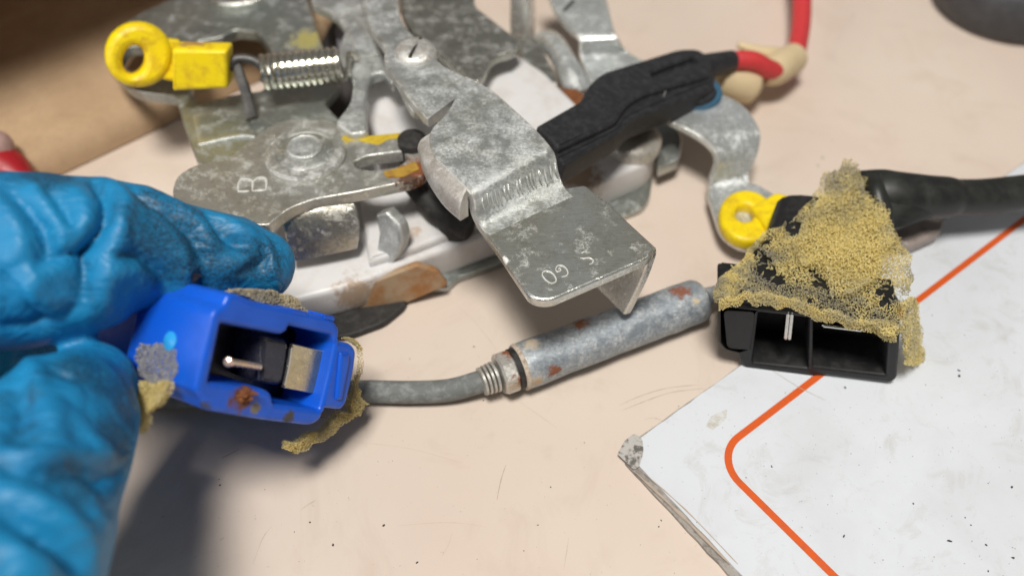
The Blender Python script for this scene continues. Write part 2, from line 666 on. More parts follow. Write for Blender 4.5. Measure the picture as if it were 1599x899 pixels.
# orange border line follows the two edges of the card with a rounded corner
M_ORANGE = plastic('orange_print', (0.68, 0.105, 0.012), 0.4, (0.50, 0.09, 0.03), 0.9, 0.7, bmp=0)
q1 = P(1145, 690, Z_CARD) - c0
def ab(x, y):
    d = P(x, y, Z_CARD) - c0
    return d.dot(e1), d.dot(e2)
oa, ob_ = ab(1580, 352), ab(1190, 660)
oc, od = ab(1290, 885), ab(1165, 765)
boff = (oa[1] + ob_[1]) / 2
aoff = (oc[0] + od[0]) / 2
RAD = 6.0
path = [(228, boff), (150, boff), (80, boff), (aoff + RAD + 10, boff), (aoff + RAD, boff)]
for k in range(1, 12):
    a = math.radians(90 * k / 12)
    path.append((aoff + RAD - RAD * math.sin(a), boff + RAD - RAD * math.cos(a)))
path += [(aoff, boff + RAD), (aoff, boff + 40), (aoff, boff + 90), (aoff, 188)]
V, F = [], []
for i, (a, b) in enumerate(path):
    p, q = path[max(0, i - 1)], path[min(len(path) - 1, i + 1)]
    t = Vector((q[0] - p[0], q[1] - p[1], 0)).normalized()
    s = (-t.y * 0.62, t.x * 0.62)
    V += [cpt(a + s[0], b + s[1], Z_CARD + 0.03), cpt(a - s[0], b - s[1], Z_CARD + 0.03)]
for i in range(len(path) - 1):
    F.append((2 * i, 2 * i + 1, 2 * i + 3, 2 * i + 2))
obj('border_line', (V, F), M_ORANGE, card, flat=True, label='orange printed border line with a rounded corner')

# peeled corner
M_PEEL = plastic('peeled_corner', (0.48, 0.46, 0.44), 0.6, (0.09, 0.08, 0.07), 0.55, 0.9, lo=0.5, hi=0.6)
obj('peeled_corner', plate([(964, 708, 2), (975, 688, 2), (990, 676, 4), (1003, 684, 6), (1005, 705, 6), (998, 728, 4), (990, 733, 3)], ZP(Z_CARD + 0.12), 0.1, 0.03), M_PEEL, card, label='scuffed grey corner of the card')
sp = [(1060, 634), (1147, 665), (1320, 605), (1497, 578), (1564, 683), (1545, 752), (1473, 820), (1582, 870), (1585, 856), (1088, 815), (1095, 830), (1318, 836), (1543, 754), (1580, 760), (1592, 640), (1425, 712), (1205, 728), (1540, 850), (1130, 700), (1475, 900)]
sp += [(random.uniform(1150, 1595), random.uniform(560, 895)) for _ in range(22)]
obj('grime_speck', specks(sp, Z_CARD + 0.035, 0.05, 0.34), M_BLK, card, flat=True, kind='stuff')
for pts, w in [([(990, 735), (1060, 800), (1140, 880)], 0.5), ([(996, 730), (1070, 795), (1152, 880)], 0.22), ([(1180, 560), (1240, 600), (1290, 625)], 0.1)]:
    obj('scratch', mark(pts, w, Z_CARD + 0.04), M_SCR, card, flat=True)
obj('smudge', specks([(1120, 655)], Z_CARD + 0.02, 1.8, 1.9), plastic('card_smudge', (0.50, 0.47, 0.42), 0.6, (0.66, 0.67, 0.68), 1.2, 0.9, bmp=0, lo=0.4, hi=0.55), card, flat=True)

# ================================================================== cardboard box
def kraft():
    m, nt, b = mat('kraft_cardboard')
    co = coords(nt)
    c = mix(nt, ramp(nt, nz(nt, co, 0.09, 5, 0.65, 0.4), 0.35, 0.7), (0.53, 0.375, 0.235), (0.44, 0.30, 0.185))
    c = mix(nt, ramp(nt, nz(nt, co, 1.3, 5, 0.75), 0.5, 0.75, 0, 0.35), c, (0.30, 0.19, 0.11))
    nt.links.new(c, b.inputs['Base Color'])
    b.inputs['Roughness'].default_value = 0.85
    b.inputs['Specular IOR Level'].default_value = 0.2
    bump(nt, b, nz(nt, co, 0.5, 6, 0.7), 0.25, 0.0006)
    return m
M_KRAFT = kraft()
k0 = P(115, 266, 0)
kd1 = (P(275, 190, 0) - k0).normalized()          # along the box's front edge
kd2 = Vector((-kd1.y, kd1.x, 0))                  # away from us
if kd2.y < 0:
    kd2 = -kd2
box_t = thing('cardboard_box', 'brown cardboard box lying open behind the latch, dark inside', 'box', (k0.x, k0.y, 0))
def kp(a, b, z):
    q = k0 + kd1 * a + kd2 * b
    return Vector((q.x, q.y, z))
def kpanel(prof, a0, a1, th=2.2, n=24):
    """panel whose section (b, z) runs along the box's length"""
    L = smooth_line([kp(a0, b, z) for b, z in prof], 5)
    R = smooth_line([kp(a1, b, z) for b, z in prof], 5)
    return ribbon(L, R, th, n=1, c=0.3, across=20, raw=True)
obj('bottom_flap', kpanel([(0, 0.4), (0.6, 3.5), (2.5, 6.0), (7, 7.6), (20, 8.4), (55, 8.0), (140, 7.5)], -34, 170), M_KRAFT, box_t)
obj('back_panel', kpanel([(140, 5), (141, 40), (141, 79)], -34, 170), M_KRAFT, box_t)
obj('unseen_shade_lid', kpanel([(141, 80), (90, 80), (4, 80)], -34, 58), M_KRAFT, box_t)  # out of view, placed to keep the inside of the box in shade
obj('unseen_light_blocker', join(block(kp(-32, 74, 40), kd1, kd2, Vector((0, 0, 1)), 2.5, 138, 77, 0.3)), M_KRAFT, box_t)  # out of view, placed to block the fill light from the box

# ================================================================== red handle at the picture's edge, dark cap beyond
rh = thing('red_pen', 'red pen barrel with a pale pink rounded end behind the blue glove', 'pen', P(-20, 270, 0))
M_RED0 = plastic('red_handle', (0.40, 0.012, 0.02), 0.35)
M_PINK = plastic('pink_cap', (0.46, 0.30, 0.27), 0.4, sss=0.1)
obj('grip', tube([(40, 285, 7), (5, 268, 7), (-60, 262, 7), (-200, 260, 7)], [2.0, 5.5, 6.5, 6.5]), M_RED0, rh)
obj('end_cap', lump(P(-8, 230, 11), 3.6, 3.6, 3.6, 0.05), M_PINK, rh)

dk_c = P(1566, 14, 0)
dk = thing('rubber_bung', 'dark grey rounded rubber bung beyond the red wire', 'bung', dk_c)
M_KNOB = plastic('dark_rubber', (0.04, 0.04, 0.044), 0.4, (0.08, 0.08, 0.085), 0.25, 0.6)
obj('body', lathe(dk_c, (0, 0, 1), [(14, 0.1), (17.5, 1.2), (19, 4), (19.2, 9), (17.8, 13), (14, 15.6), (8, 16.6), (1, 16.8)], 48), M_KNOB, dk)
obj('collar', lathe(dk_c, (0, 0, 1), [(9, 16.2), (9, 19), (8.2, 20), (1, 20)], 40), M_KNOB, dk)

# ================================================================== door latch
ZS = 0.72                                    # the latch is a flat thing: its levels below are written stretched
LB = P(640, 330, 0)
latch = thing('door_latch', 'zinc plated car door latch with levers, spring and white plastic housing', 'latch', (LB.x, LB.y, 0))
lb = (LB.x, LB.y, 0)
RUST, YEL, BROWN = (0.20, 0.062, 0.02), (0.50, 0.36, 0.02), (0.17, 0.12, 0.075)
Z_A = zinc('zinc_lever', (0.62, 0.62, 0.58), (0.48, 0.44, 0.32), 0.56, 0.6, 0.42, 0.8, spots=[(P(650, 268, 30), 4.2, RUST), (P(642, 285, 30), 2.5, (0.10, 0.05, 0.03)), (P(545, 213, 31), 1.6, YEL)], base=lb)
Z_C = zinc('zinc_dull', (0.42, 0.46, 0.455), (0.34, 0.36, 0.27), 0.52, 0.6, 0.42, 0.85, spots=[(P(478, 62, 24), 4.0, (0.34, 0.30, 0.10))], base=lb)
Z_W = zinc('zinc_corroded', (0.60, 0.63, 0.63), (0.52, 0.52, 0.42), 0.82, 0.5, 0.42, 0.78, wscale=0.16)
Z_B = zinc('zinc_bracket', (0.66, 0.69, 0.66), (0.46, 0.43, 0.32), 0.34, 0.75, 0.36, 0.85, spots=[(P(788, 405, 36), 0.9, (0.8, 0.8, 0.78))], base=lb)
Z_S = zinc('zinc_bright', (0.80, 0.84, 0.85), (0.66, 0.68, 0.60), 0.6, 0.4, 0.26, 0.66)
Z_G = zinc('zinc_olive', (0.44, 0.44, 0.39), (0.34, 0.33, 0.26), 0.62, 0.6, 0.38, 0.88)
M_WHITE = plastic('white_nylon', (0.71, 0.70, 0.70), 0.38, (0.54, 0.49, 0.455), 0.12, 0.65, sss=0.2, bmp=0.05, spots=[(P(645, 372, 12), 2.2, (0.50, 0.33, 0.20)), (P(905, 275, 12), 5, (0.33, 0.23, 0.16)), (P(560, 470, 8), 5, (0.45, 0.34, 0.25))], base=lb)
M_STAIN = plastic('stained_plastic', (0.40, 0.285, 0.18), 0.5, (0.34, 0.13, 0.025), 0.22, 0.85, bmp=0.1, lo=0.42, hi=0.62)
M_BLACK = plastic('black_plastic', (0.020, 0.020, 0.023), 0.45, (0.065, 0.065, 0.07), 0.7, 0.45, bmp=0.12, spec=0.4)
M_RUBBER = plastic('black_rubber', (0.018, 0.017, 0.016), 0.55, (0.075, 0.07, 0.068), 0.9, 0.6)
M_YELLOW = plastic('yellow_plastic', (0.92, 0.70, 0.006), 0.35, (0.55, 0.31, 0.015), 0.45, 0.7, sss=0.1, bmp=0.12, spots=[(P(232, 70, 40), 2.0, (0.50, 0.28, 0.02)), (P(190, 110, 40), 2.2, (0.62, 0.36, 0.015)), (P(300, 60, 43), 3.2, (0.42, 0.24, 0.06))], base=lb)
M_STEEL = zinc('spring_steel', (0.80, 0.79, 0.72), (0.66, 0.60, 0.30), 0.0, 0.6, 0.24, 0.95)
M_DSTEEL = plastic('dark_steel', (0.055, 0.052, 0.05), 0.38, (0.11, 0.10, 0.09), 0.6, 0.6, spec=0.8)
M_PAINT = plastic('yellow_paint', (0.56, 0.40, 0.02), 0.55, (0.30, 0.20, 0.03), 0.8, 0.7)
M_RUST = plastic('rust', (0.17, 0.055, 0.018), 0.85, (0.30, 0.12, 0.04), 0.9, 0.8, bmp=0.5)

M_SCRIBE = zinc('bright_scribe', (0.95, 0.95, 0.90), (0.88, 0.88, 0.80), 0.3, 0.4, 0.35, 0.3)
# --- body
hs = obj('housing', plate([(425, 478, 20), (560, 442, 6), (640, 410, 4), (790, 355, 4), (900, 302, 4), (1022, 250, 26), (1030, 205, 20), (960, 180, 10), (560, 250, 4), (425, 330, 8)], ZP(12.0), 7.4, 1.0), M_WHITE, latch, label='white nylon housing with brown grease stains')
obj('housing_step', plate([(556, 128, 10), (640, 92, 8), (790, 72, 14), (850, 110, 10), (905, 165, 8), (900, 210, 8), (720, 260, 8), (600, 262, 8)], ZP(21.5), 10.5, 1.2), M_WHITE, latch)
obj('housing_wall', plate([(560, 300, 4), (600, 285, 4), (720, 262, 6), (765, 340, 6), (650, 386, 6), (575, 408, 4)], ZP(14.5), 3.2, 0.9), M_WHITE, latch)
obj('base_plate', plate([(698, 449, 3), (716, 433, 6), (790, 407, 3), (1012, 322, 20), (1020, 270, 10), (600, 320, 4), (560, 452, 3)], ZP(2.4), 1.5, 0.3), Z_C, latch)
obj('stained_panel', plate([(482, 478, 8), (560, 449, 4), (652, 414, 4), (684, 424, 6), (701, 446, 6), (625, 478, 8), (560, 489, 8)], P3((482, 482, 3.2), (655, 412, 12.6), (702, 449, 3.2)).shift(0.9), 1.6, 0.4), M_STAIN, latch, label='panel stained brown and orange by old grease')
obj('rubber_foot_and_shade', plate([(440, 470, 6), (560, 462, 3), (640, 456, 5), (632, 478, 8), (600, 504, 10), (545, 524, 10), (440, 536, 6)], ZP(2.2), 1.5, 0.5), M_RUBBER, latch)  # rubber foot, widened so its black also stands in for the shadow there
obj('pivot_boss', lathe(P(984, 226, 12), (0, 0, 1), [(6.4, -0.3), (6.4, 1.6), (5.6, 2.7), (3.2, 3.6), (0.3, 4.0)], 40), zinc('zinc_brownish', (0.40, 0.37, 0.33), (0.30, 0.24, 0.17), 0.4, 0.7, 0.5, 0.5), latch)
obj('tail_tab', plate([(1020, 190, 4), (1048, 180, 6), (1066, 215, 8), (1062, 248, 8), (1028, 262, 4)], ZP(9), 3.0, 0.5), Z_C, latch)

obj('gap_shade_sheet', plate([(388, 150, 6), (470, 118, 6), (520, 30, 8), (600, 20, 8), (640, 110, 8), (625, 205, 8), (560, 222, 8), (500, 185, 8), (402, 200, 6)], ZP(13.5), 4.0, 0.6), plastic('gap_shade_dark', (0.05, 0.045, 0.045), 0.5, (0.12, 0.10, 0.09), 0.3, 0.6), latch, label='dark sheet standing in for deep shade under the levers')  # dark sheet added to give the gaps between levers their shade
obj('inner_cam', plate([(522, 40, 8), (556, 22, 10), (584, 60, 10), (560, 98, 12), (530, 92, 10)], ZP(20), 3.0, 0.6), plastic('grey_blue_plastic', (0.22, 0.22, 0.26), 0.4, (0.14, 0.13, 0.15), 0.3, 0.6), latch)
# --- rear plate with its boss
rear = obj('rear_plate', plate([(160, 96, 20), (168, 58, 16), (215, 22, 14), (275, -6, 10), (330, -70, 10), (470, -70, 10), (480, 0, 14), (503, 72, 18), (532, 132, 10), (505, 160, 8), (556, 215, 10), (540, 262, 10), (400, 285, 10), (308, 255, 12), (288, 200, 16), (274, 150, 8), (205, 142, 20)],
    ZP(24), 2.6, 0.35, holes=[ellipse(212, 92, 22, 20), [(306, 66, 4), (345, 58, 4), (366, 46, 10), (402, 50, 10), (427, 84, 14), (432, 116, 8), (408, 142, 4), (374, 146, 3), (308, 161, 3), (296, 140, 4)]]), Z_C, latch)
obj('boss', lathe(P(376, -12, 24), (0, 0, 1), [(8.6, -0.2), (8.6, 1.6), (8.1, 2.1), (0.4, 2.2)], 44), Z_C, rear)
obj('plate_rib', ribbon([(300, 178, 24.3), (380, 172, 24.9), (450, 205, 24.9)], [(310, 226, 24.3), (385, 212, 24.9), (430, 232, 24.9)], 0.9), Z_C, rear)

# --- front lever with washer, rivet, slot, stamped letter and paint
PA = ZP(30)
lever = obj('front_lever', plate([(267, 302, 14), (276, 274, 12), (304, 257, 14), (352, 250, 14), (398, 212, 20), (440, 186, 22), (520, 186, 20), (548, 214, 8), (640, 207, 12), (668, 232, 10), (664, 272, 8), (641, 282, 4), (556, 300, 10), (490, 311, 16), (450, 326, 16), (420, 351, 4), (385, 352, 10), (330, 345, 14), (282, 338, 16)],
    PA, 2.5, 0.3, holes=[[(551, 253, 6), (574, 243, 6), (628, 236, 6), (640, 246, 8), (622, 260, 6), (582, 266, 8), (558, 263, 6)]]), Z_A, latch, label='flat zinc lever stamped with a letter B')
wc = P(478, 245, 30)
wash = obj('washer', lathe(wc, (0, 0, 1), [(7.3, -0.1), (7.35, 0.8), (6.9, 1.35), (5.4, 1.5), (5.2, 1.3), (4.9, 1.5), (0.3, 1.55)], 56), zinc('zinc_washer', (0.44, 0.45, 0.44), (0.38, 0.36, 0.22), 0.75, 0.6, 0.42, 0.7, wscale=0.4), latch)
obj('rivet', lathe(wc + Vector((0.0, 0.4, 0)), (0, 0, 1), [(3.2, 1.4), (3.25, 2.0), (2.95, 2.35), (2.7, 2.2), (1.6, 2.3), (0.2, 2.25)], 40), Z_W, wash)
obj('paint_mark', plate([(546, 214, 2), (590, 211, 2), (630, 207, 2), (634, 214, 2), (605, 218, 2), (592, 226, 2), (568, 222, 2)], ZP(30.12), 0.1, 0.03), M_PAINT, lever, label='smear of yellow paint')
obj('paint_mark', plate([(598, 268, 2), (622, 262, 2), (648, 252, 2), (655, 264, 2), (630, 276, 2), (604, 278, 2)], ZP(30.12), 0.1, 0.03), plastic('rusty_paint', (0.40, 0.24, 0.03), 0.7, (0.15, 0.05, 0.02), 0.5, 0.9), lever, label='rusty yellow smear')
obj('stop_pin', lathe(P(644, 226, 30), (0, 0, 1), [(2.7, -6), (2.7, 1.4), (2.3, 1.9), (0.2, 2.0)], 28), M_RUBBER, latch)

# --- bent flange under the lever, hook tab
obj('bent_flange', ribbon([(432, 322, 27.2), (438, 334, 27.0), (442, 352, 25.0), (448, 380, 21), (455, 408, 16.4)], [(552, 288, 27.2), (553, 306, 27.0), (557, 328, 25.0), (562, 358, 21), (558, 388, 16.4)], 1.8, crown=0.25), zinc('zinc_flange', (0.62, 0.60, 0.54), (0.42, 0.36, 0.26), 0.38, 0.75, 0.28, 0.9), latch)
hp = Plane(P(600, 375, 18), (-0.42, -0.86, 0.28))
obj('hook_tab', plate([(586, 336, 3), (603, 331, 3), (624, 352, 6), (630, 372, 6), (625, 395, 5), (606, 418, 6), (590, 427, 6), (571, 416, 5), (565, 398, 4), (588, 392, 5), (592, 365, 4)], hp, 2.8, 0.45), Z_W, latch)

# --- bumper
obj('bumper', join(tube([(640, 282, 23), (662, 304, 20), (690, 335, 17), (735, 352, 16)], [2.0, 2.4, 2.6, 3.0], 18), lathe(P(712, 346, 15), (0.1, -0.2, 1), [(3.6, -3), (3.7, 0.5), (3.2, 1.4), (0.3, 1.7)], 24)), M_RUBBER, latch)

# --- bracket: arm, top, step, foot
arm_L = [(556, -40, 40), (566, 0, 41), (578, 42, 41.5), (600, 74, 43), (602, 100, 44), (640, 155, 44), (668, 186, 44)]
arm_R = [(614, -40, 40), (622, 0, 41), (628, 34, 41.5), (662, 72, 43), (690, 100, 44), (720, 116, 44), (745, 128, 44)]
bracket = obj('bracket', join(
    ribbon(arm_L, arm_R, 2.0),
    ), Z_W, latch, label='bent zinc bracket arm with white corrosion')
top_L = [(700, 178, 44.0), (672, 206, 44.02), (676, 240, 44.0), (706, 272, 43.9), (733, 300, 43.2), (741, 315, 41.2), (742, 334, 38.6), (750, 352, 36.5), (763, 368, 36.0)]
top_R = [(728, 118, 44.0), (768, 140, 44.02), (805, 172, 44.0), (838, 203, 43.9), (860, 228, 43.2), (869, 245, 41.2), (873, 268, 38.6), (882, 291, 36.5), (896, 306, 36.0)]
obj('bracket_step', join(ribbon(top_L, top_R, 1.9, n=7, across=10)), Z_W, bracket, label='corroded upper face of the bracket bending down')
lip_in = [(676, 206, 43.9), (682, 238, 43.9), (708, 270, 43.8), (730, 294, 43.4)]
lip_mid = [(660, 216, 42.9), (662, 246, 42.6), (692, 284, 42.5), (722, 310, 42.3)]
lip_low = [(652, 232, 40.0), (662, 272, 38.6), (690, 318, 37.6), (719, 345, 37.0)]
def skin3(rows, th):
    """sheet through several parallel edges: rows are lists of (px, py, z), first row innermost"""
    cols = [smooth_line([P(*r[i]) for r in rows], 5) for i in range(len(rows[0]))]
    L = [c for c in zip(*cols)]
    grid = [smooth_line(list(r), 5) for r in L]
    m_, k_ = len(grid), len(grid[0])
    V = [q for r in grid for q in r]
    nn = []
    for i in range(m_):
        for j in range(k_):
            a = grid[min(i + 1, m_ - 1)][j] - grid[max(i - 1, 0)][j]
            b = grid[i][min(j + 1, k_ - 1)] - grid[i][max(j - 1, 0)]
            n = a.cross(b).normalized()
            nn.append(n)
    if nn[len(nn) // 2].dot(CAM - V[len(V) // 2]) < 0:
        nn = [-n for n in nn]
    W = [v - n * th for v, n in zip(V, nn)]
    o = len(V)
    F = []
    for i in range(m_ - 1):
        for j in range(k_ - 1):
            a, b, c, d = i * k_ + j, i * k_ + j + 1, (i + 1) * k_ + j + 1, (i + 1) * k_ + j
            F += [(a, b, c, d), (o + d, o + c, o + b, o + a)]
    rim = [j for j in range(k_)] + [i * k_ + k_ - 1 for i in range(1, m_)] + [(m_ - 1) * k_ + j for j in range(k_ - 2, -1, -1)] + [i * k_ for i in range(m_ - 2, 0, -1)]
    for i in range(len(rim)):
        a, b = rim[i], rim[(i + 1) % len(rim)]
        F.append((a, b, o + b, o + a))
    return V + W, F
obj('bracket_lip', skin3([lip_in, lip_mid, [tuple(np.array(a) * 0.5 + np.array(b) * 0.5 + np.array((-2, 0, 0.4))) for a, b in zip(lip_mid, lip_low)], lip_low], 1.8), zinc('zinc_lip', (0.56, 0.52, 0.48), (0.50, 0.46, 0.40), 0.7, 0.5, 0.5, 0.55, wscale=0.2), bracket)
foot_z = 36.0
ft = obj('bracket_foot', plate([(742, 342, 4), (878, 293, 2), (914, 288, 6), (965, 330, 2), (1024, 388, 9), (1014, 402, 6), (960, 426, 2), (858, 470, 16), (828, 466, 14), (784, 400, 4)], ZP(foot_z), 2.0, 0.45), Z_B, bracket, label='lower face of the bracket with stamped characters')
# right-hand edge folded down
fe = [(P(930, 303, foot_z), 0), (P(965, 331, foot_z), 0), (P(1000, 362, foot_z), 0), (P(1021, 386, foot_z), 0)]
edge_dir = (fe[-1][0] - fe[0][0]).normalized()
outw = Vector((edge_dir.y, -edge_dir.x, 0))
if outw.x < 0:
    outw = -outw
rows = []
for off, dz in ((-1.6, -0.05), (0.2, -0.3), (0.9, -1.3), (1.0, -3), (0.0, -8), (-2.6, -15)):
    rows.append([p + outw * off + Vector((0, 0, dz)) for p, _ in (fe[0], fe[-1])])
obj('folded_edge', ribbon([r[0] for r in rows], [r[1] for r in rows], 1.8, n=4, raw=True), Z_B, bracket)
PF = ZP(foot_z).shift(0.06)
def strokes(lists, plane, rad, m, parent, name='stamped_letter'):
    """a character struck into the metal: its raised burr follows single strokes"""
    return obj(name, join(*[tube([plane.at(x, y) for x, y in l], [rad * 0.5] + [rad] * (len(l) - 2) + [rad * 0.5], 6, 4, raw=True) for l in lists]), m, parent)
zz = lambda l: [(780 + x / 7.49, 360 + y / 7.49) for x, y in l]
strokes([zz([(500, 505), (515, 480), (560, 470), (620, 500), (660, 560), (655, 600), (605, 615), (545, 580), (505, 530), (500, 505)])], PF, 0.13, M_SCRIBE, ft)
strokes([zz([(655, 455), (680, 410), (735, 408), (785, 450), (800, 500), (775, 530), (725, 538)]), zz([(655, 455), (680, 480), (715, 465), (705, 440), (685, 450)])], PF, 0.11, M_SCRIBE, ft)
strokes([zz([(1015, 240), (985, 252), (950, 260)]), zz([(945, 318), (990, 325), (1050, 318), (1095, 345), (1085, 380), (1050, 392)])], PF, 0.11, M_SCRIBE, ft)
zb = lambda l: [(250 + x / 4, 180 + y / 4) for x, y in l]
PB = PA.shift(0.05)
strokes([zb([(490, 474), (488, 440), (505, 405), (545, 400), (575, 412), (578, 440), (576, 470)]), zb([(576, 420), (605, 396), (640, 390), (660, 400), (664, 430), (660, 466)]), zb([(484, 476), (530, 476), (556, 472)]), zb([(576, 472), (620, 470), (664, 464)])], PB, 0.22, M_SCRIBE, lever)
# press marks on the step
for k, t in enumerate([0.03, 0.10, 0.15, 0.20, 0.25, 0.31, 0.36, 0.47, 0.51, 0.60, 0.64, 0.68, 0.75, 0.82, 0.89, 0.95]):
    x1, y1 = 748 + (872 - 748) * t, 308 + (252 - 308) * t
    h = random.uniform(0.55, 1.0)
    pa = (x1, y1, 41.6 - 1.2 * (1 - h))
    pb = (x1 + 1.5, y1 + 11, 40.0)
    pc = (x1 + 5, y1 + 26 * (0.6 + 0.4 * h), 38.2)
    up = Vector((0.15, -0.5, 0.6))
    obj('press_mark', tube([P(*q) + up * 0.35 for q in (pa, pb, pc)], [0.08, 0.19, 0.08], 6, 3, raw=True), Z_S, bracket)

# --- slotted screw on the arm
sc_ = P(650, 86, 43.6)
screw = obj('screw', lathe(sc_, (0.05, -0.1, 1), [(3.9, -0.6), (3.9, 0.7), (3.4, 1.4), (2.2, 1.8), (0.2, 1.9)], 36), zinc('zinc_screw', (0.58, 0.56, 0.53), (0.55, 0.46, 0.36), 0.8, 0.6, 0.4, 0.6, wscale=0.5), latch)
sd = (P(660, 66, 45) - P(642, 96, 45)).normalized()
obj('slot', block(sc_ + Vector((0, 0, 1.62)), sd, Vector((0, 0, 1)).cross(sd), Vector((0, 0, 1)), 6.2, 0.55, 0.62, 0.05), M_RUBBER, screw)
# tooth below the arm
obj('arm_tooth', join(ribbon([(604, 92, 43.2), (620, 128, 42.4), (640, 168, 41.4), (652, 176, 41)], [(618, 92, 43.2), (640, 128, 42.4), (668, 168, 41.4), (690, 186, 41)], 2.2), ribbon([(640, 150, 41.8), (662, 184, 41)], [(668, 150, 41.8), (686, 178, 41)], 2)), Z_W, bracket)

# --- rocker left of the arm, plate to its right
obj('rocker', join(plate([(478, -50, 6), (560, -50, 6), (566, 0, 8), (588, 56, 10), (602, 96, 8), (622, 124, 6), (612, 130, 5), (596, 112, 6), (578, 118, 10), (570, 150, 12), (574, 206, 6), (548, 210, 8), (522, 192, 8), (548, 160, 14), (552, 122, 12), (530, 96, 10), (528, 76, 10), (540, 44, 10), (520, 20, 14), (486, 6, 6)], ZP(32), 2.4, 0.5),
    ribbon([(536, 40, 32.2), (548, 64, 33.2), (560, 88, 32.3)], [(566, 30, 32.2), (582, 56, 33.2), (596, 84, 32.3)], 1.2)), Z_W, latch)
obj('flat_plate', plate([(612, -60, 4), (735, -60, 4), (742, 10, 6), (814, 66, 8), (800, 80, 8), (768, 88, 16), (755, 118, 6), (745, 130, 8), (730, 118, 4), (640, 44, 6), (626, 18, 6)], ZP(30), 2.2, 0.4), Z_G, latch)

# --- upper right brackets
obj('curved_guide', ribbon([(836, 56, 15), (858, 46, 20), (880, 60, 22), (905, 100, 20), (924, 138, 18)], [(824, 92, 13), (842, 78, 17), (862, 100, 18.5), (880, 136, 17), (894, 158, 15)], 1.6, crown=1.6), Z_S, latch)
obj('guide_bracket', ribbon([(838, -50, 26), (852, -16, 26), (872, 24, 26), (902, 60, 24.5), (909, 96, 19), (930, 150, 18)], [(925, -60, 26), (945, -10, 26), (956, 34, 26), (966, 62, 24.5), (982, 82, 19), (1030, 106, 18)], 1.8), Z_S, latch)
obj('guide_slot', block(P(888, 10, 26), (P(900, -2, 26) - P(878, 20, 26)).normalized(), Vector((0, 0, 1)).cross((P(900, -2, 26) - P(878, 20, 26)).normalized()), Vector((0, 0, 1)), 5, 0.9, 0.5, 0.1), M_DSTEEL, latch)
obj('guide_plate', plate([(806, 62, 6), (836, 58, 6), (862, 104, 6), (872, 132, 6), (846, 128, 6), (818, 102, 8)], ZP(20), 2.0, 0.4), Z_G, latch)
obj('rusty_stop', plate([(868, 136, 4), (902, 138, 4), (924, 160, 4), (905, 176, 4), (880, 160, 4)], ZP(19), 3.0, 0.5), M_RUST, latch)
obj('guide_post', lathe(P(816, 14, 20), (0, 0, 1), [(3, -8), (3, 6), (2.5, 7), (0.2, 7.2)], 24), Z_S, latch)

# --- spring and hook
a, b = P(412, 114, 34), P(530, 102, 34)
ax = (b - a).normalized()
u = ax.orthogonal().normalized()
v = ax.cross(u)
coil = []
turns, per = 11.5, 18
for k in range(int(turns * per) + 1):
    t = k / (turns * per)
    an = 2 * math.pi * k / per
    coil.append(a + (b - a) * t + (u * math.cos(an) + v * math.sin(an)) * 3.05)
spring = obj('spring', tube(coil, 0.64, 8, 1, smooth=False, raw=True), M_STEEL, latch, label='tight steel coil spring')
obj('spring_end', tube([coil[-1], coil[-1] + ax * 1.2 + Vector((0, 0.6, 0.8)), P(545, 84, 36), P(556, 92, 33)], 0.55, 8, 5, raw=True), M_STEEL, spring)
obj('spring_hook', join(tube([(356, 108, 36), (366, 94, 37.5), (384, 92, 37.5), (402, 98, 36.5), (414, 112, 34.5), (412, 128, 32)], 0.9, 10), ribbon([(362, 92, 37.5), (366, 120, 35), (376, 150, 31), (384, 186, 26.5)], [(374, 92, 37.5), (382, 122, 35), (392, 150, 31), (402, 180, 26.5)], 1.3)), M_DSTEEL, latch)

# --- yellow clips
fp = facing(215, 90, 39, 0, 6)
clip = obj('yellow_clip', join(
    plate(ellipse(217, 87, 54, 51), fp, 7.0, 1.4, holes=[ellipse(209, 95, 17, 23, rot=12)]),
    plate([(250, 60, 6), (282, 64, 3), (284, 130, 3), (250, 124, 6)], fp.shift(-0.8), 5, 0.6)), M_YELLOW, latch, label='yellow plastic rod clip, ring and block')
vp = Plane(P(310, 82, 42.6), (0.02, -0.97, 0.25))
obj('clip_block', plate([(268, 78, 5), (354, 80, 6), (356, 139, 6), (269, 143, 5)], vp, 5.2, 0.7), M_YELLOW, clip)
obj('lever_arm', ribbon([(1030, 182, 20), (1080, 205, 20), (1112, 230, 18), (1120, 256, 14.5), (1110, 285, 9), (1108, 305, 7.6)], [(1112, 140, 20), (1160, 164, 19.6), (1187, 203, 17.6), (1184, 240, 13.6), (1170, 274, 8.6), (1176, 296, 7.6)], 1.6, across=8), Z_S, latch)
obj('lever_eye', plate([(1104, 298, 6), (1140, 286, 10), (1178, 284, 14), (1216, 306, 18), (1224, 345, 20), (1205, 380, 20), (1165, 390, 20), (1126, 368, 20)], ZP(7.7), 1.6, 0.4), Z_S, latch)
cl2 = obj('yellow_clip', plate(ellipse(1168, 335, 45, 40, rot=20), ZP(11), 3.0, 0.9, holes=[ellipse(1164, 331, 15, 13)]), M_YELLOW, latch, label='yellow plastic clip on the end of the curved lever')
obj('clip_wedge', plate([(1170, 322, 5), (1212, 298, 6), (1240, 305, 6), (1238, 345, 6), (1198, 356, 6)], P3((1170, 322, 11.5), (1240, 305, 14), (1198, 356, 13)), 3.2, 0.9), M_YELLOW, cl2)
obj('blue_ring', tube([P(1084, 146, 20) + Vector((math.cos(t) * 5.0, math.sin(t) * 5.0, 0.4)) for t in np.linspace(0, 2 * math.pi, 30)], 0.9, 8, 1, smooth=False, raw=True), plastic('blue_ring', (0.04, 0.13, 0.22), 0.6), latch)

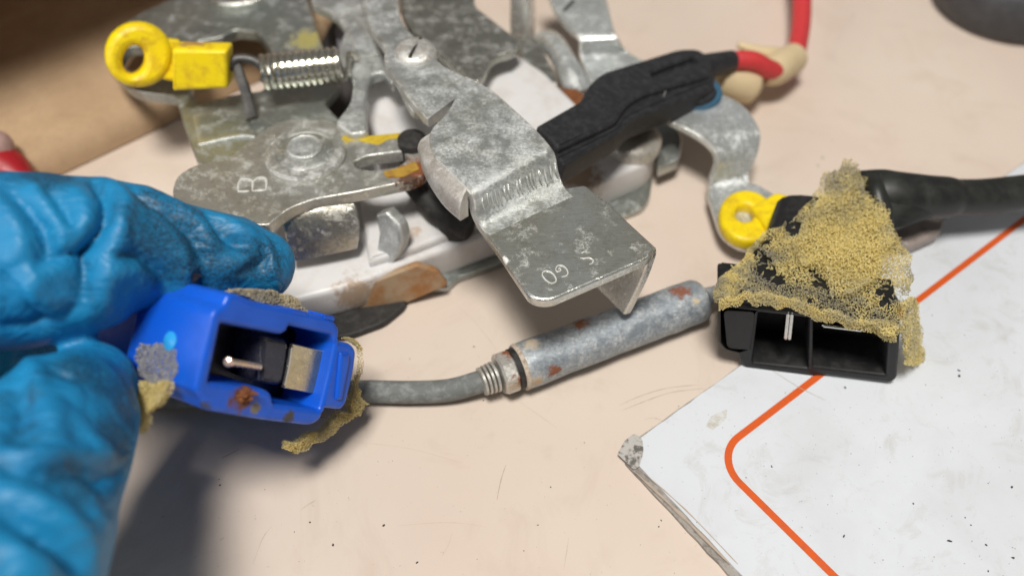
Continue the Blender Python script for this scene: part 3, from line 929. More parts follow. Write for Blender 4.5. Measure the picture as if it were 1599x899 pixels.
# --- black link with red wire
bp = P3((860, 215, 38), (1120, 92, 24.5), (930, 235, 36.5))
bl = P3((860, 215, 36), (1120, 92, 22.5), (930, 235, 34.5))
link = obj('black_link', join(
    plate([(838, 196, 3), (908, 156, 8), (916, 136, 14), (938, 114, 14), (1060, 76, 14), (1092, 76, 12), (1112, 92, 8), (1112, 116, 8), (1002, 148, 14), (978, 164, 10), (962, 190, 10), (872, 232, 4)], bp, 3.0, 0.7, holes=[[(1016, 113, 2), (1090, 86, 2), (1094, 94, 2), (1020, 121, 2)]]),
    plate([(850, 205, 3), (940, 130, 8), (1100, 88, 8), (1118, 116, 6), (1116, 136, 10), (1040, 166, 8), (988, 186, 8), (966, 208, 8), (880, 258, 5), (866, 240, 4)], bl, 5.0, 0.6)), M_BLACK, latch, label='black plastic link rod end with a slot')
gp = bp.shift(0.03)
obj('neck', tube([bp.at(1085, 92) - bp.n * 2.6, bp.at(1120, 86) - bp.n * 2.4, bp.at(1148, 80) - bp.n * 2.4], [2.9, 2.6, 2.3], 18, raw=True), M_BLACK, link)
obj('seam', tube([bl.at(872, 246) + bl.n * 0.1, bl.at(962, 202) + bl.n * 0.1, bl.at(986, 178) + bl.n * 0.1, bl.at(1112, 126) + bl.n * 0.1], 0.16, 6, raw=True), M_BLACK, link)
obj('boss', lathe(bl.at(1086, 126) - Vector((0, 0, 6.2)), (0, 0, 1), [(4.9, -1.5), (4.9, 3.5), (4.4, 4.3), (0.3, 4.6)], 30), M_BLACK, link)
obj('thread_scratch', tube([bl.at(1036, 152) + bl.n * 0.2, bl.at(1040, 140) + bl.n * 0.3, bl.at(1043, 128) + bl.n * 0.2], 0.1, 5, raw=True), plastic('pale_fibre', (0.35, 0.34, 0.32), 0.7), link)

M_RED = plastic('red_wire', (0.60, 0.045, 0.05), 0.42, (0.48, 0.03, 0.035), 0.4, 0.5, sss=0.1)
M_CREAM = plastic('cream_sleeve', (0.66, 0.53, 0.33), 0.5, (0.56, 0.43, 0.25), 0.3, 0.6, sss=0.2)
wire = thing('red_wire', 'red insulated wire with cream sleeves plugged into the black link', 'wire', P(1240, 110, 0))
obj('insulation', tube([bp.at(1146, 80) - bp.n * 2.4, P(1175, 96, 18.5), P(1205, 110, 14), P(1232, 104, 11), P(1246, 70, 10), P(1252, 20, 11), P(1250, -50, 14), P(1240, -120, 14)], [2.1, 2.2, 2.2, 2.2, 2.2, 2.3, 2.3, 2.3], 18, raw=True), M_RED, wire)
obj('sleeve', tube([(1192, 112, 12.5), (1212, 108, 12), (1240, 90, 10.5)], [3.0, 3.7, 3.4], 20), M_CREAM, wire)
obj('sleeve', tube([(1152, 70, 16), (1190, 82, 14), (1236, 90, 10.5)], [0.8, 1.5, 2.2], 14), M_CREAM, wire)
obj('sleeve', tube([(1116, 122, 13), (1122, 120, 13), (1150, 128, 11), (1178, 138, 9), (1188, 142, 8.5)], [1.5, 3.6, 4.4, 3.6, 1.2], 22), M_CREAM, wire, label='fat cream sleeve end')
ZS = 1.0

# ================================================================== grey cable with a metal barrel
M_CABLE = plastic('grey_rubber_cable', (0.16, 0.17, 0.165), 0.6, (0.34, 0.36, 0.36), 0.55, 0.85, bmp=0.5, fine=3.5)
Z_BAR = zinc('zinc_barrel', (0.37, 0.42, 0.47), (0.30, 0.33, 0.36), 0.78, 0.5, 0.5, 0.5, wscale=0.35,
    spots=[(P(1062, 452, 9), 2.0, (0.26, 0.10, 0.06)), (P(905, 500, 9), 1.7, (0.30, 0.12, 0.06)), (P(890, 504, 9), 1.0, (0.62, 0.50, 0.34)), (P(868, 580, 6), 1.5, (0.24, 0.09, 0.05)), (P(830, 540, 8), 1.6, (0.60, 0.50, 0.38)), (P(838, 595, 5), 1.3, (0.55, 0.42, 0.28)), (P(1085, 470, 8), 0.8, (0.62, 0.52, 0.36))], base=(P(800, 585, 0).x, P(800, 585, 0).y, 0))
Z_NUT = zinc('zinc_nut', (0.40, 0.37, 0.33), (0.33, 0.28, 0.22), 0.4, 0.6, 0.5, 0.5,
    spots=[(P(796, 556, 7), 2.2, RUST), (P(815, 590, 6), 1.8, (0.26, 0.10, 0.04)), (P(800, 600, 5), 1.2, (0.5, 0.38, 0.26))], base=(P(800, 585, 0).x, P(800, 585, 0).y, 0))
cb = P(800, 585, 0)
cable = thing('sheathed_cable', 'grey cable with a corroded zinc barrel lying between the two connectors', 'cable', (cb.x, cb.y, 0))
obj('sheath', tube([(190, 618, 3.0), (300, 620, 2.6), (430, 614, 2.5), (560, 611, 2.5), (640, 612, 2.5), (700, 609, 2.7), (745, 597, 3.6), (780, 586, 4.2)], 1.98, 20), M_CABLE, cable)
b0, b1 = P(812, 573, 4.7), P(1094, 467, 4.7)
bax = (b1 - b0).normalized()
L_ = (b1 - b0).length
barrel_prof = [(1.9, -0.2), (3.7, -0.15), (4.1, 0.25), (4.15, 1.0)] + [(4.12 + 0.05 * math.sin(k * 1.7), 1.0 + (L_ - 2.6) * k / 14) for k in range(1, 15)] + [(4.0, L_ - 0.9), (3.7, L_ - 0.2), (2.6, L_ + 0.5), (1.7, L_ + 1.2)]
V, F = lathe(b0, bax, barrel_prof, 44)
V = [q + (q - b0 - bax * (q - b0).dot(bax)) * 0.035 * noise.fractal(q * 0.55, 1, 2, 4) for q in V]
barrel = obj('barrel', (V, F), Z_BAR, cable, label='blue grey corroded zinc barrel')
obj('barrel_rim', lathe(b0, bax, [(3.3, -0.35), (4.0, -0.4), (4.22, -0.1), (4.24, 0.3), (4.0, 0.5)], 40), plastic('rim_corrosion', (0.56, 0.49, 0.40), 0.8, (0.20, 0.09, 0.05), 0.9, 0.9, bmp=0.5), barrel)
obj('seal', lathe(b0, bax, [(3.0, -1.4), (3.7, -1.3), (3.7, -0.4), (3.0, -0.3)], 32), M_RUBBER, cable)
obj('collar_nut', lathe(b0, bax, [(1.5, -4.1), (3.4, -4.0), (3.85, -3.6), (3.85, -1.6), (3.5, -1.25), (1.5, -1.2)], 8, start=0.3), Z_NUT, cable, sharp=30)
for k in range(4):
    obj('thread_ring', lathe(b0, bax, [(1.8, -4.5 - k * 0.75), (2.75 - k * 0.08, -4.6 - k * 0.75), (2.75 - k * 0.08, -5.0 - k * 0.75), (1.8, -5.1 - k * 0.75)], 24), Z_NUT, cable)
obj('wire_end', tube([b1 + bax * 0.8, b1 + bax * 3.5, b1 + bax * 9], [1.9, 1.5, 1.5], 14, raw=True), Z_BAR, cable)

# ================================================================== black connector with foam and cable
kc0, kc1 = P(1146, 566, 2.0), P(1400, 598, 2.0)
cx = (kc1 - kc0).normalized()
cy = Vector((-cx.y, cx.x, 0))                      # into the connector
cn = (-cy + Vector((0, 0, 0.02))).normalized()     # opening leans back a little
FP = Plane(kc0, cn)
ax_in = -cn
bcon = thing('black_connector', 'black two-way plug connector covered in torn yellow foam, resting on the white card', 'connector', ((kc0 + kc1) / 2))
M_BC = plastic('black_connector_plastic', (0.013, 0.013, 0.014), 0.40, (0.04, 0.039, 0.038), 0.6, 0.5, bmp=0.1, spec=0.3)
outl = [(1120, 474, 5), (1260, 488, 2), (1407, 503, 6), (1401, 592, 7), (1390, 598, 5), (1292, 586, 2), (1278, 586, 2), (1266, 592, 4), (1250, 589, 2), (1184, 580, 2), (1163, 577, 6), (1155, 565, 4), (1153, 553, 3), (1130, 547, 6), (1121, 536, 4)]
hole1 = [(1135, 488, 3), (1173, 490, 2), (1170, 543, 2), (1140, 541, 5)]
hole2 = [(1184, 488, 3), (1264, 497, 2), (1262, 576, 2), (1174, 567, 4)]
hole3 = [(1270, 498, 2), (1388, 511, 4), (1383, 586, 3), (1269, 573, 2)]
shell = obj('shell', plate(outl, FP, 9.5, 0.5, holes=[hole1, hole2, hole3], along=ax_in), M_BC, bcon)
bk = Plane(kc0 + ax_in * 11, cn)
def back_px(q, k=11.0):
    return None
def solid_from(outline, plane, d0, d1, bev=0.5, scale=1.0, shrink=(1, 1), shiftv=Vector((0, 0, 0))):
    """body continuing the outline behind the opening"""
    V, F = plate(outline, plane, d1 - d0, bev, along=-plane.n)
    c = sum(V, Vector()) / len(V)
    out = []
    for q in V:
        d = (plane.p - q).dot(plane.n) / max(1e-6, (d1 - d0))
        kx = 1 + (shrink[0] - 1) * d
        ky = 1 + (shrink[1] - 1) * d
        r = q - c
        rx = cx * r.dot(cx)
        rz = r - rx
        out.append(c + rx * kx + rz * (1 if ky == 1 else 1) - plane.n * d0 + shiftv * d)
    return out, F
obj('back_wall', solid_from([(1126, 480, 3), (1402, 510, 4), (1397, 590, 5), (1160, 572, 5), (1158, 548, 3), (1126, 540, 3)], FP, 8.2, 10.6), M_BC, shell)
rear_c = FP.at(1268, 535) + ax_in * 21.5
cz = cx.cross(ax_in).normalized()
if cz.z < 0:
    cz = -cz
rp0, rp1, rp2 = FP.at(1268, 536) + ax_in * 10, FP.at(1278, 536) + ax_in * 19 + cx * 1.2, FP.at(1282, 536) + ax_in * 29 + cx * 2.0
def loft(rings):
    """rings: list of (centre, half width, half height)"""
    V, F = [], []
    n = 20
    for c, hw, hh in rings:
        for j in range(n):
            a = 2 * math.pi * j / n
            ca, sa = math.cos(a), math.sin(a)
            f = lambda s: math.copysign(abs(s) ** 0.45, s)
            V.append(c + cx * hw * f(ca) + cz * hh * f(sa))
    for i in range(len(rings) - 1):
        for j in range(n):
            F.append((i * n + j, i * n + (j + 1) % n, (i + 1) * n + (j + 1) % n, (i + 1) * n + j))
    F.append(tuple(range(n - 1, -1, -1)))
    F.append(tuple((len(rings) - 1) * n + j for j in range(n)))
    return V, F
obj('rear_body', loft([(rp0 - ax_in * 2, 15.0, 5.6), (rp0, 14.4, 5.6), (rp0 + ax_in * 4, 12.4, 5.6), (rp1 + cz * 0.6, 10.6, 5.8), (rp2 + cz * 1.6, 9.2, 5.4), (rp2 + ax_in * 1.0 + cz * 1.6, 8.4, 4.6)]), M_BC, bcon)
# contacts
M_BRASS = zinc('tinned_contact', (0.60, 0.585, 0.55), (0.48, 0.45, 0.38), 0.0, 0.6, 0.2, 1.0)
for dx in (0, 0.62):
    q = FP.at(1229, 509) + cx * dx
    bz = (FP.at(1233, 476) - FP.at(1227, 534)).normalized()
    obj('blade_contact', block(q + ax_in * 3.0, cx, ax_in, bz, 0.5, 6.0, 7.4, 0.14), M_BRASS, bcon)
obj('spring_contact', block(FP.at(1316, 515) + ax_in * 3.2, cx, ax_in, (cz + cn * 0.25).normalized(), 6.6, 6.0, 0.9, 0.25), M_BRASS, bcon)

# cable boot and cable
M_BCAB = plastic('black_cable', (0.014, 0.015, 0.014), 0.36, (0.036, 0.038, 0.034), 0.2, 0.7, bmp=0.1)
bt = [P(1352, 306, 12), P(1378, 304, 13), P(1410, 306, 13), P(1450, 308, 12.5), P(1482, 308, 12), P(1500, 308, 12)]
obj('strain_relief', tube(bt, [4.0, 4.6, 4.5, 4.2, 3.9, 3.2], 24, raw=True), M_BCAB, bcon)
obj('relief_hood', join(
    ribbon([P(1338, 266, 17), P(1385, 264, 17.5), P(1430, 275, 17), P(1478, 282, 15.5)], [P(1340, 340, 13), P(1392, 356, 12), P(1436, 346, 12), P(1476, 334, 11)], 3.0, raw=True, crown=0.9, across=10),
    tube([P(1366, 276, 17.5), P(1368, 300, 17), P(1376, 330, 15), P(1385, 352, 13)], [1.2, 1.8, 2.0, 1.4], 12, raw=True)), M_BCAB, bcon)
obj('cable', tube([(1470, 308, 12), (1530, 308, 11), (1600, 301, 11), (1700, 290, 11), (1850, 280, 9), (2050, 290, 6)], 3.55, 22), M_BCAB, bcon)
obj('cable_shade_patch', plate([(1392, 338, 4), (1440, 338, 4), (1476, 346, 6), (1470, 362, 8), (1420, 384, 8), (1398, 374, 5)], ZP(4.5), 3.2, 0.8), plastic('cable_shade_tone', (0.36, 0.30, 0.27), 0.35, (0.12, 0.11, 0.10), 0.3, 0.8), bcon)  # plate coloured as the bench and the cable's shadow below it

# foam
def foam_mat(name, c1, c2, dirt, amt, sc=0.22, ctr=None, ctr_r=9, base=(0, 0, 0)):
    m, nt, b = mat(name)
    co = coords(nt)
    f = nz(nt, co, sc, 5, 0.6)
    c = mix(nt, ramp(nt, nz(nt, co, 0.8, 4, 0.7), 0.3, 0.7), c1, c2)
    d = ramp(nt, f, 0.42, 0.60, 0, amt)
    if ctr is not None:
        g = N(nt, 'ShaderNodeVectorMath', operation='DISTANCE')
        nt.links.new(co, g.inputs[0])
        g.inputs[1].default_value = Vector(ctr) - Vector(base)
        d = mth(nt, 'MULTIPLY', d, ramp(nt, g.outputs['Value'], ctr_r * 0.55, ctr_r * 1.15))
    c = mix(nt, d, c, dirt)
    nt.links.new(c, b.inputs['Base Color'])
    b.inputs['Roughness'].default_value = 0.4
    tr = N(nt, 'ShaderNodeBsdfTranslucent')
    nt.links.new(c, tr.inputs[0])
    ms = N(nt, 'ShaderNodeMixShader')
    ms.inputs[0].default_value = 0.6
    nt.links.new(b.outputs[0], ms.inputs[1])
    nt.links.new(tr.outputs[0], ms.inputs[2])
    nt.links.new(ms.outputs[0], nt.nodes['Material Output'].inputs[0])
    return m
fb = root_of(bcon) / MM
M_FOAM = foam_mat('yellow_foam', (1.0, 0.94, 0.62), (0.99, 0.88, 0.46), (0.58, 0.55, 0.48), 0.85, ctr=P(1315, 400, 17), ctr_r=11, base=fb)
M_FOAM2 = foam_mat('pale_foam', (0.98, 0.91, 0.58), (0.96, 0.85, 0.44), (0.72, 0.68, 0.56), 0.5)
tops = [FP.at(1120, 474), FP.at(1407, 503)]
tn = (cx.cross(ax_in))
if tn.z < 0:
    tn = -tn
TP = Plane(tops[0] + tn * 0.1, tn)                # the connector's top face
def top_fn(x, y):
    return TP.at(x, y), TP.n
rest = Plane(rp1 + cz * 6.8, cz)
def rear_fn(x, y):
    t = max(0, min(1, (395 - y) / 70))
    a, b = TP.at(x, y), rest.at(x, y)
    return a.lerp(b, t), tn
main_poly = [(1117, 452), (1135, 425), (1158, 402), (1186, 372), (1232, 345), (1262, 318), (1272, 292), (1300, 268), (1345, 270), (1356, 296), (1368, 330), (1392, 362), (1418, 392), (1426, 440), (1420, 488), (1408, 512), (1394, 526), (1366, 516), (1340, 505), (1306, 497), (1280, 494), (1258, 486), (1240, 474), (1218, 476), (1198, 474), (1170, 462), (1146, 470), (1124, 472)]
def gap(p, k):
    return noise.fractal(p * 0.22, 1, 2, 3) + 0.15 * noise.noise(p * 0.9) > k
fpts = [p for p in foam_points(main_poly, rear_fn, 46000, 1.6) if gap(p, -0.30)]
for p in foam_points(main_poly, rear_fn, 500, 1.5):      # stray torn threads
    d = Vector((random.gauss(0, 1), random.gauss(0, 1), abs(random.gauss(0, 1)) + 0.3)).normalized()
    fpts += [p + d * 0.35 * k + Vector((random.gauss(0, 0.08), random.gauss(0, 0.08), 0)) for k in range(1, 4)]
dense = [(1276, 320), (1290, 285), (1310, 268), (1338, 272), (1348, 320), (1372, 360), (1386, 400), (1362, 450), (1330, 474), (1296, 470), (1274, 430), (1230, 400), (1246, 370)]
fpts += foam_points(dense, rear_fn, 30000, 4.4)
obj('foam_wrap', foam(fpts, 0.036), M_FOAM, bcon, flat=True, kind='stuff', label='torn yellow open-cell foam stuck over the connector')
fringe = [(1124, 462), (1170, 452), (1240, 462), (1290, 480), (1345, 492), (1400, 502), (1412, 504), (1396, 530), (1372, 522), (1340, 508), (1300, 500), (1276, 498), (1244, 478), (1222, 478), (1196, 477), (1166, 464), (1140, 474), (1122, 474)]
fr = []
for p in foam_points(fringe, lambda x, y: (FP.at(x, y) + cn * 0.1, cn), 11000, 1.2):
    fr.append(p)
obj('foam_edge', foam(fr, 0.038), M_FOAM2, bcon, flat=True, kind='stuff')
side = [(1408, 470), (1424, 462), (1430, 500), (1436, 560), (1428, 574), (1408, 570), (1404, 530)]
SP = Plane(FP.at(1405, 540), (cx + Vector((0, -0.5, 0.45))).normalized())
obj('foam_edge', foam(foam_points(side, lambda x, y: (SP.at(x, y), SP.n), 6000, 1.4), 0.038), M_FOAM2, bcon, flat=True, kind='stuff')
left = [(1112, 455), (1130, 425), (1162, 402), (1180, 410), (1166, 450), (1140, 470), (1118, 470)]
obj('foam_edge', foam(foam_points(left, lambda x, y: (TP.at(x, y) - tn * 0.6, tn), 8000, 2.4), 0.038), M_FOAM, bcon, flat=True, kind='stuff')

# ================================================================== blue connector held in the fingers
BZ = 30
def z3(x, y):
    return (140 + x / 3.1, 430 + y / 3.1)
bpn = turned(430, 560, BZ, 40, 24)
bn = bpn.n
b_in = -bn
blue = thing('blue_connector', 'bright blue plug connector with foam scraps held between gloved finger and thumb', 'connector', bpn.p)
M_BLUE = plastic('blue_plastic', (0.005, 0.105, 0.66), 0.30, (0.006, 0.075, 0.47), 0.25, 0.5, sss=0.05, bmp=0.12, spots=[(bpn.at(*z3(742, 592)), 2.3, (0.14, 0.055, 0.03)), (bpn.at(*z3(800, 640)), 1.0, (0.20, 0.17, 0.12)), (bpn.at(*z3(965, 688)), 1.1, (0.07, 0.065, 0.06)), (bpn.at(*z3(560, 640)), 0.9, (0.05, 0.06, 0.12))], base=bpn.p)
def Zs(l):
    return [(*z3(q[0], q[1]), q[2]) if len(q) > 2 else z3(*q) for q in l]
b_out = Zs([(598, 175, 10), (650, 140, 4), (672, 92, 8), (712, 88, 8), (800, 128, 6), (960, 160, 4), (1180, 208, 10), (1216, 262, 8), (1206, 322, 4), (1270, 330, 8), (1296, 366, 8), (1284, 460, 6), (1246, 622, 6), (1222, 652, 6), (1136, 642, 4), (1124, 700, 8), (1072, 728, 8), (850, 702, 4), (566, 655, 5), (540, 600, 5), (508, 560, 6)])
b_hole = Zs([(640, 232, 3), (930, 288, 4), (962, 268, 4), (968, 244, 4), (1176, 292, 5), (1188, 330, 3), (1160, 470, 3), (1132, 585, 4), (1116, 652, 5), (896, 622, 4), (884, 570, 6), (848, 550, 4), (580, 516, 3)])
bshell = obj('shell', plate(b_out, bpn, 16, 0.7, holes=[b_hole], r=4, along=b_in), M_BLUE, blue)
b_slot = Zs([(1200, 345, 4), (1270, 350, 6), (1262, 440, 4), (1228, 600, 5), (1160, 600, 4)])
obj('latch_rib', plate(Zs([(1218, 372, 3), (1266, 376, 5), (1258, 450, 4), (1226, 606, 4), (1196, 604, 3)]), bpn.shift(0.5), 6, 0.5, r=4), M_BLUE, bshell)
M_DBLUE = plastic('dark_insert', (0.006, 0.006, 0.012), 0.25, (0.02, 0.02, 0.03), 0.5, 0.5)
b_right = (bpn.at(*z3(1100, 400)) - bpn.at(*z3(700, 320))).normalized()
b_up = bn.cross(b_right).normalized()
if b_up.z < 0:
    b_up = -b_up
obj('floor_insert', plate(Zs([(600, 200, 2), (1215, 300, 2), (1140, 690, 2), (545, 560, 2)]), bpn.shift(-8.5), 2.5, 0.2, r=2, along=b_in), M_DBLUE, bshell)
# back body and neck
body_o = Zs([(612, 172, 8), (1190, 250, 10), (1110, 690, 10), (520, 600, 8)])
obj('rear_body', plate(body_o, bpn.shift(-14.5), 5, 0.9, r=5, along=b_in), M_BLUE, blue)
nk = bpn.shift(-16)
obj('neck', plate(Zs([(400, 140, 4), (880, 210, 6), (830, 500, 6), (262, 470, 4)]), nk, 14, 0.7, r=4, along=b_in), M_BLUE, blue)
# dark inner carrier, pin, mirror contact
def car(x, y, d):
    return bpn.shift(-d).at(*z3(x, y))
obj('carrier', plate(Zs([(835, 285, 4), (960, 310, 10), (972, 350, 6), (945, 520, 8), (915, 536, 6), (820, 518, 3)]), bpn.shift(-2.6), 6.5, 0.8, r=4, along=b_in), plastic('black_carrier', (0.022, 0.024, 0.04), 0.2, (0.06, 0.06, 0.075), 0.8, 0.6), blue)
M_COPPER = zinc('copper_pin', (0.80, 0.56, 0.34), (0.6, 0.42, 0.22), 0.0, 0.5, 0.35, 0.7)
pin = obj('pin_contact', tube([car(672, 418, 1.0), car(740, 428, 1.6), car(822, 442, 2.4)], [0.5, 0.5, 0.5], 12, raw=True), M_COPPER, blue)
obj('pin_tip', lathe(car(672, 418, 1.0), bn + b_right * -1.5, [(0.5, -0.5), (0.72, 0), (0.55, 0.4), (0.1, 0.5)], 16), zinc('bright_copper', (0.95, 0.52, 0.34), (0.9, 0.48, 0.30), 0, 0.3, 0.3, 0.7), pin)
M_GOLD = zinc('mirror_contact', (0.66, 0.55, 0.33), (0.52, 0.42, 0.22), 0.15, 0.8, 0.24, 0.9)
obj('flat_contact', plate(Zs([(985, 330, 2), (1180, 376, 2), (1136, 582, 2), (942, 545, 2)]), bpn.shift(-2.2), 0.8, 0.15, r=2), M_GOLD, blue, label='shiny brass coloured flat contact')
obj('contact_edge', tube([car(972, 350, 2.4), car(958, 440, 2.4), car(938, 530, 2.4)], 0.32, 8, raw=True), M_BRASS, blue)
obj('rust_lump', lump(car(735, 580, 0.2), 1.7, 0.9, 0.8, 0.7, 0.5), M_RUST, blue)
# moulded ribs and a parting line
for x0, y0, x1, y1 in ((905, 165, 985, 182), (1060, 190, 1120, 204)):
    obj('locking_rib', block((car(x0, y0, 3) + car(x1, y1, 3)) / 2 + b_up * 0.2, (car(x1, y1, 3) - car(x0, y0, 3)).normalized(), b_in, b_up, (car(x1, y1, 3) - car(x0, y0, 3)).length, 6, 0.9, 0.25), M_BLUE, bshell)
# side face of the shell for things stuck on it
s_a, s_b = bpn.at(*z3(600, 170)), bpn.at(*z3(510, 560))
s_n = (s_b - s_a).cross(b_in).normalized()
if s_n.dot(CAM - s_a) < 0:
    s_n = -s_n
SPL = Plane(s_a, s_n)
obj('highlight_dot', lathe(SPL.at(*z3(394, 318)), s_n, [(1.3, -0.2), (1.3, 0.25), (0.8, 0.5), (0.1, 0.55)], 20), plastic('pale_blue_dot', (0.03, 0.36, 0.80), 0.2, bmp=0), blue)  # raised dot, a bright highlight put into its paler blue
M_FOAM3 = foam_mat('dirty_foam', (0.94, 0.87, 0.66), (0.88, 0.80, 0.58), (0.56, 0.53, 0.48), 0.5)
obj('foam_scrap', foam(foam_points(Zs([(255, 312), (340, 330), (432, 352), (428, 430), (400, 520), (300, 512), (235, 470), (230, 420)]), lambda x, y: (SPL.at(x, y), s_n), 3000, 0.5), 0.045, 3), foam_mat('grey_foam', (0.74, 0.73, 0.70), (0.62, 0.62, 0.62), (0.5, 0.5, 0.52), 0.5), blue, flat=True, kind='stuff', label='grey foam film on the side of the connector')
FQ = SPL.shift(0.8)
obj('foam_scrap', foam(foam_points(Zs([(290, 505), (400, 520), (414, 570), (372, 620), (320, 660), (300, 730), (258, 765), (240, 735), (188, 710), (178, 630), (240, 585)]), lambda x, y: (FQ.at(x, y), s_n), 6000, 2.2), 0.042), M_FOAM2, blue, flat=True, kind='stuff', label='tuft of foam by the thumb')
BKP = bpn.shift(-5)
obj('foam_scrap', foam(foam_points(Zs([(645, 92), (680, 62), (800, 70), (900, 78), (985, 112), (1015, 160), (1060, 186), (1000, 190), (860, 150), (800, 130), (720, 92)]), lambda x, y: (BKP.at(x, y), bn), 6000, 2.0), 0.042), M_FOAM3, blue, flat=True, kind='stuff', label='loose foam along the top of the blue connector')
obj('foam_scrap', foam(foam_points(Zs([(1215, 296), (1300, 320), (1316, 355), (1296, 400), (1290, 560), (1330, 622), (1280, 660), (1236, 668), (1250, 600), (1284, 460), (1298, 370)]), lambda x, y: (BKP.at(x, y), bn), 3800, 1.8), 0.042), M_FOAM2, blue, flat=True, kind='stuff')
obj('foam_scrap', foam(foam_points(Zs([(1240, 650), (1290, 660), (1180, 720), (1140, 790), (1080, 820), (985, 856), (925, 850), (922, 810), (1010, 780), (1100, 740), (1130, 690), (1180, 650)]), lambda x, y: (BKP.at(x, y), bn), 6500, 2.0), 0.042), M_FOAM2, blue, flat=True, kind='stuff', label='yellow foam tail hanging under the connector')

# ================================================================== gloved hand
def chain(pts, n=8):
    """spine of (px, py, z, r) or (Vector, r) -> overlapping rings"""
    c, r = [], []
    for q in pts:
        if len(q) == 4:
            c.append(P(q[0], q[1], q[2]))
            r.append(q[3])
        else:
            c.append(Vector(q[0]))
            r.append(q[1])
    # rounded tip
    t = (c[0] - c[1]).normalized()
    tip_c = [c[0] + t * r[0] * k for k in (0.97, 0.8, 0.45)]
    tip_r = [r[0] * k for k in (0.25, 0.6, 0.9)]
    t2 = (c[-1] - c[-2]).normalized()
    end_c = [c[-1] + t2 * r[-1] * k for k in (0.45, 0.8, 0.97)]
    return tube(tip_c + c + end_c, tip_r + r + tip_r[::-1], 28, n, raw=True)

index = chain([(402, 414, 32, 5.6), (372, 408, 33, 6.7), (325, 404, 35, 7.2), (262, 396, 38, 7.7), (190, 388, 41, 9.5), (110, 400, 43, 10.9), (20, 408, 44, 11.6), (-120, 415, 44, 12), (-300, 440, 42, 13)])
thumb = chain([(140, 604, 33, 6.0), (116, 636, 34.5, 8.2), (78, 694, 37, 9.6), (36, 772, 39, 10.4), (-15, 880, 41, 11.4), (-90, 1010, 41, 12.5), (-190, 1080, 40, 14)])
hb = P(-300, 600, 0)
palm = [chain([(P(-190, 480, 40), 14), (P(-330, 560, 38), 18), (P(-480, 700, 36), 20), (P(-700, 900, 36), 20)]),
        chain([(P(-190, 1020, 38), 14), (P(-360, 900, 36), 18), (P(-560, 820, 36), 20), (P(-800, 900, 36), 19), (P(-1100, 1050, 38), 20), (P(-1500, 1200, 42), 24)]),
        chain([(P(-150, 640, 18), 7), (P(-190, 560, 14), 8.5), (P(-270, 500, 17), 9.5), (P(-380, 520, 28), 11), (P(-520, 640, 34), 13)]),
        chain([(P(-230, 700, 14), 7), (P(-280, 610, 11), 8.5), (P(-370, 560, 14), 9.5), (P(-470, 600, 26), 11), (P(-580, 720, 32), 13)]),
        chain([(P(-330, 760, 13), 6.5), (P(-380, 680, 10), 7.5), (P(-460, 640, 14), 8.5), (P(-550, 690, 24), 10), (P(-640, 780, 32), 12)])]
middle = chain([(112, 514, 7, 6), (50, 522, 8, 8), (-60, 534, 12, 9), (-180, 540, 30, 11), (-320, 560, 34, 13)])
V, F = join(index, thumb, middle, *palm)
me = bpy.data.meshes.new('tmp')
me.from_pydata([(v[0], v[1], v[2]) for v in V], [], F)
tob = bpy.data.objects.new('tmp', me)
COL.objects.link(tob)
md = tob.modifiers.new('r', 'REMESH')
md.mode = 'VOXEL'
md.voxel_size = 0.62
ms = tob.modifiers.new('s', 'SMOOTH')
ms.factor, ms.iterations = 0.5, 10
dg = bpy.context.evaluated_depsgraph_get()
gm = bpy.data.meshes.new_from_object(tob.evaluated_get(dg))
bpy.data.objects.remove(tob)
nv = len(gm.vertices)
co = np.empty(nv * 3)
gm.vertices.foreach_get('co', co)
co = co.reshape(-1, 3)
no = np.empty(nv * 3)
gm.vertices.foreach_get('normal', no)
no = no.reshape(-1, 3)
tree = BVHTree.FromPolygons([Vector(c) for c in co], [tuple(p.vertices) for p in gm.polygons])
disp = np.zeros(nv)
def crease(px, width, amp, taper=True):
    """raise (or sink) the glove along a fold that runs through these points of the picture"""
    pts = []
    for x, y in smooth_line([Vector((a, b, 0)) for a, b in px], 8) and [(q.x, q.y) for q in smooth_line([Vector((a, b, 0)) for a, b in px], 8)]:
        h = tree.ray_cast(CAM, ray(x, y).normalized())
        if h[0] is not None:
            pts.append(h[0])
    if len(pts) < 2:
        return
    pts = np.array([p[:] for p in pts])
    near = np.where(np.linalg.norm(co - pts.mean(0), axis=1) < np.linalg.norm(pts - pts.mean(0), axis=1).max() + 3 * width)[0]
    best = np.full(len(near), 1e9)
    par = np.zeros(len(near))
    q = co[near]
    for i in range(len(pts) - 1):
        a, b = pts[i], pts[i + 1]
        d = b - a
        t = np.clip(((q - a) @ d) / max(1e-9, d @ d), 0, 1)
        dist = np.linalg.norm(q - (a + t[:, None] * d), axis=1)
        m_ = dist < best
        best[m_] = dist[m_]
        par[m_] = (i + t[m_]) / (len(pts) - 1)
    k = amp * (np.exp(-(best / width) ** 2) if amp > 0 else np.exp(-best / (0.75 * width)))
    if taper:
        k *= np.sin(np.pi * np.clip(par * 0.9 + 0.05, 0, 1)) ** 0.6
    disp[near] += k
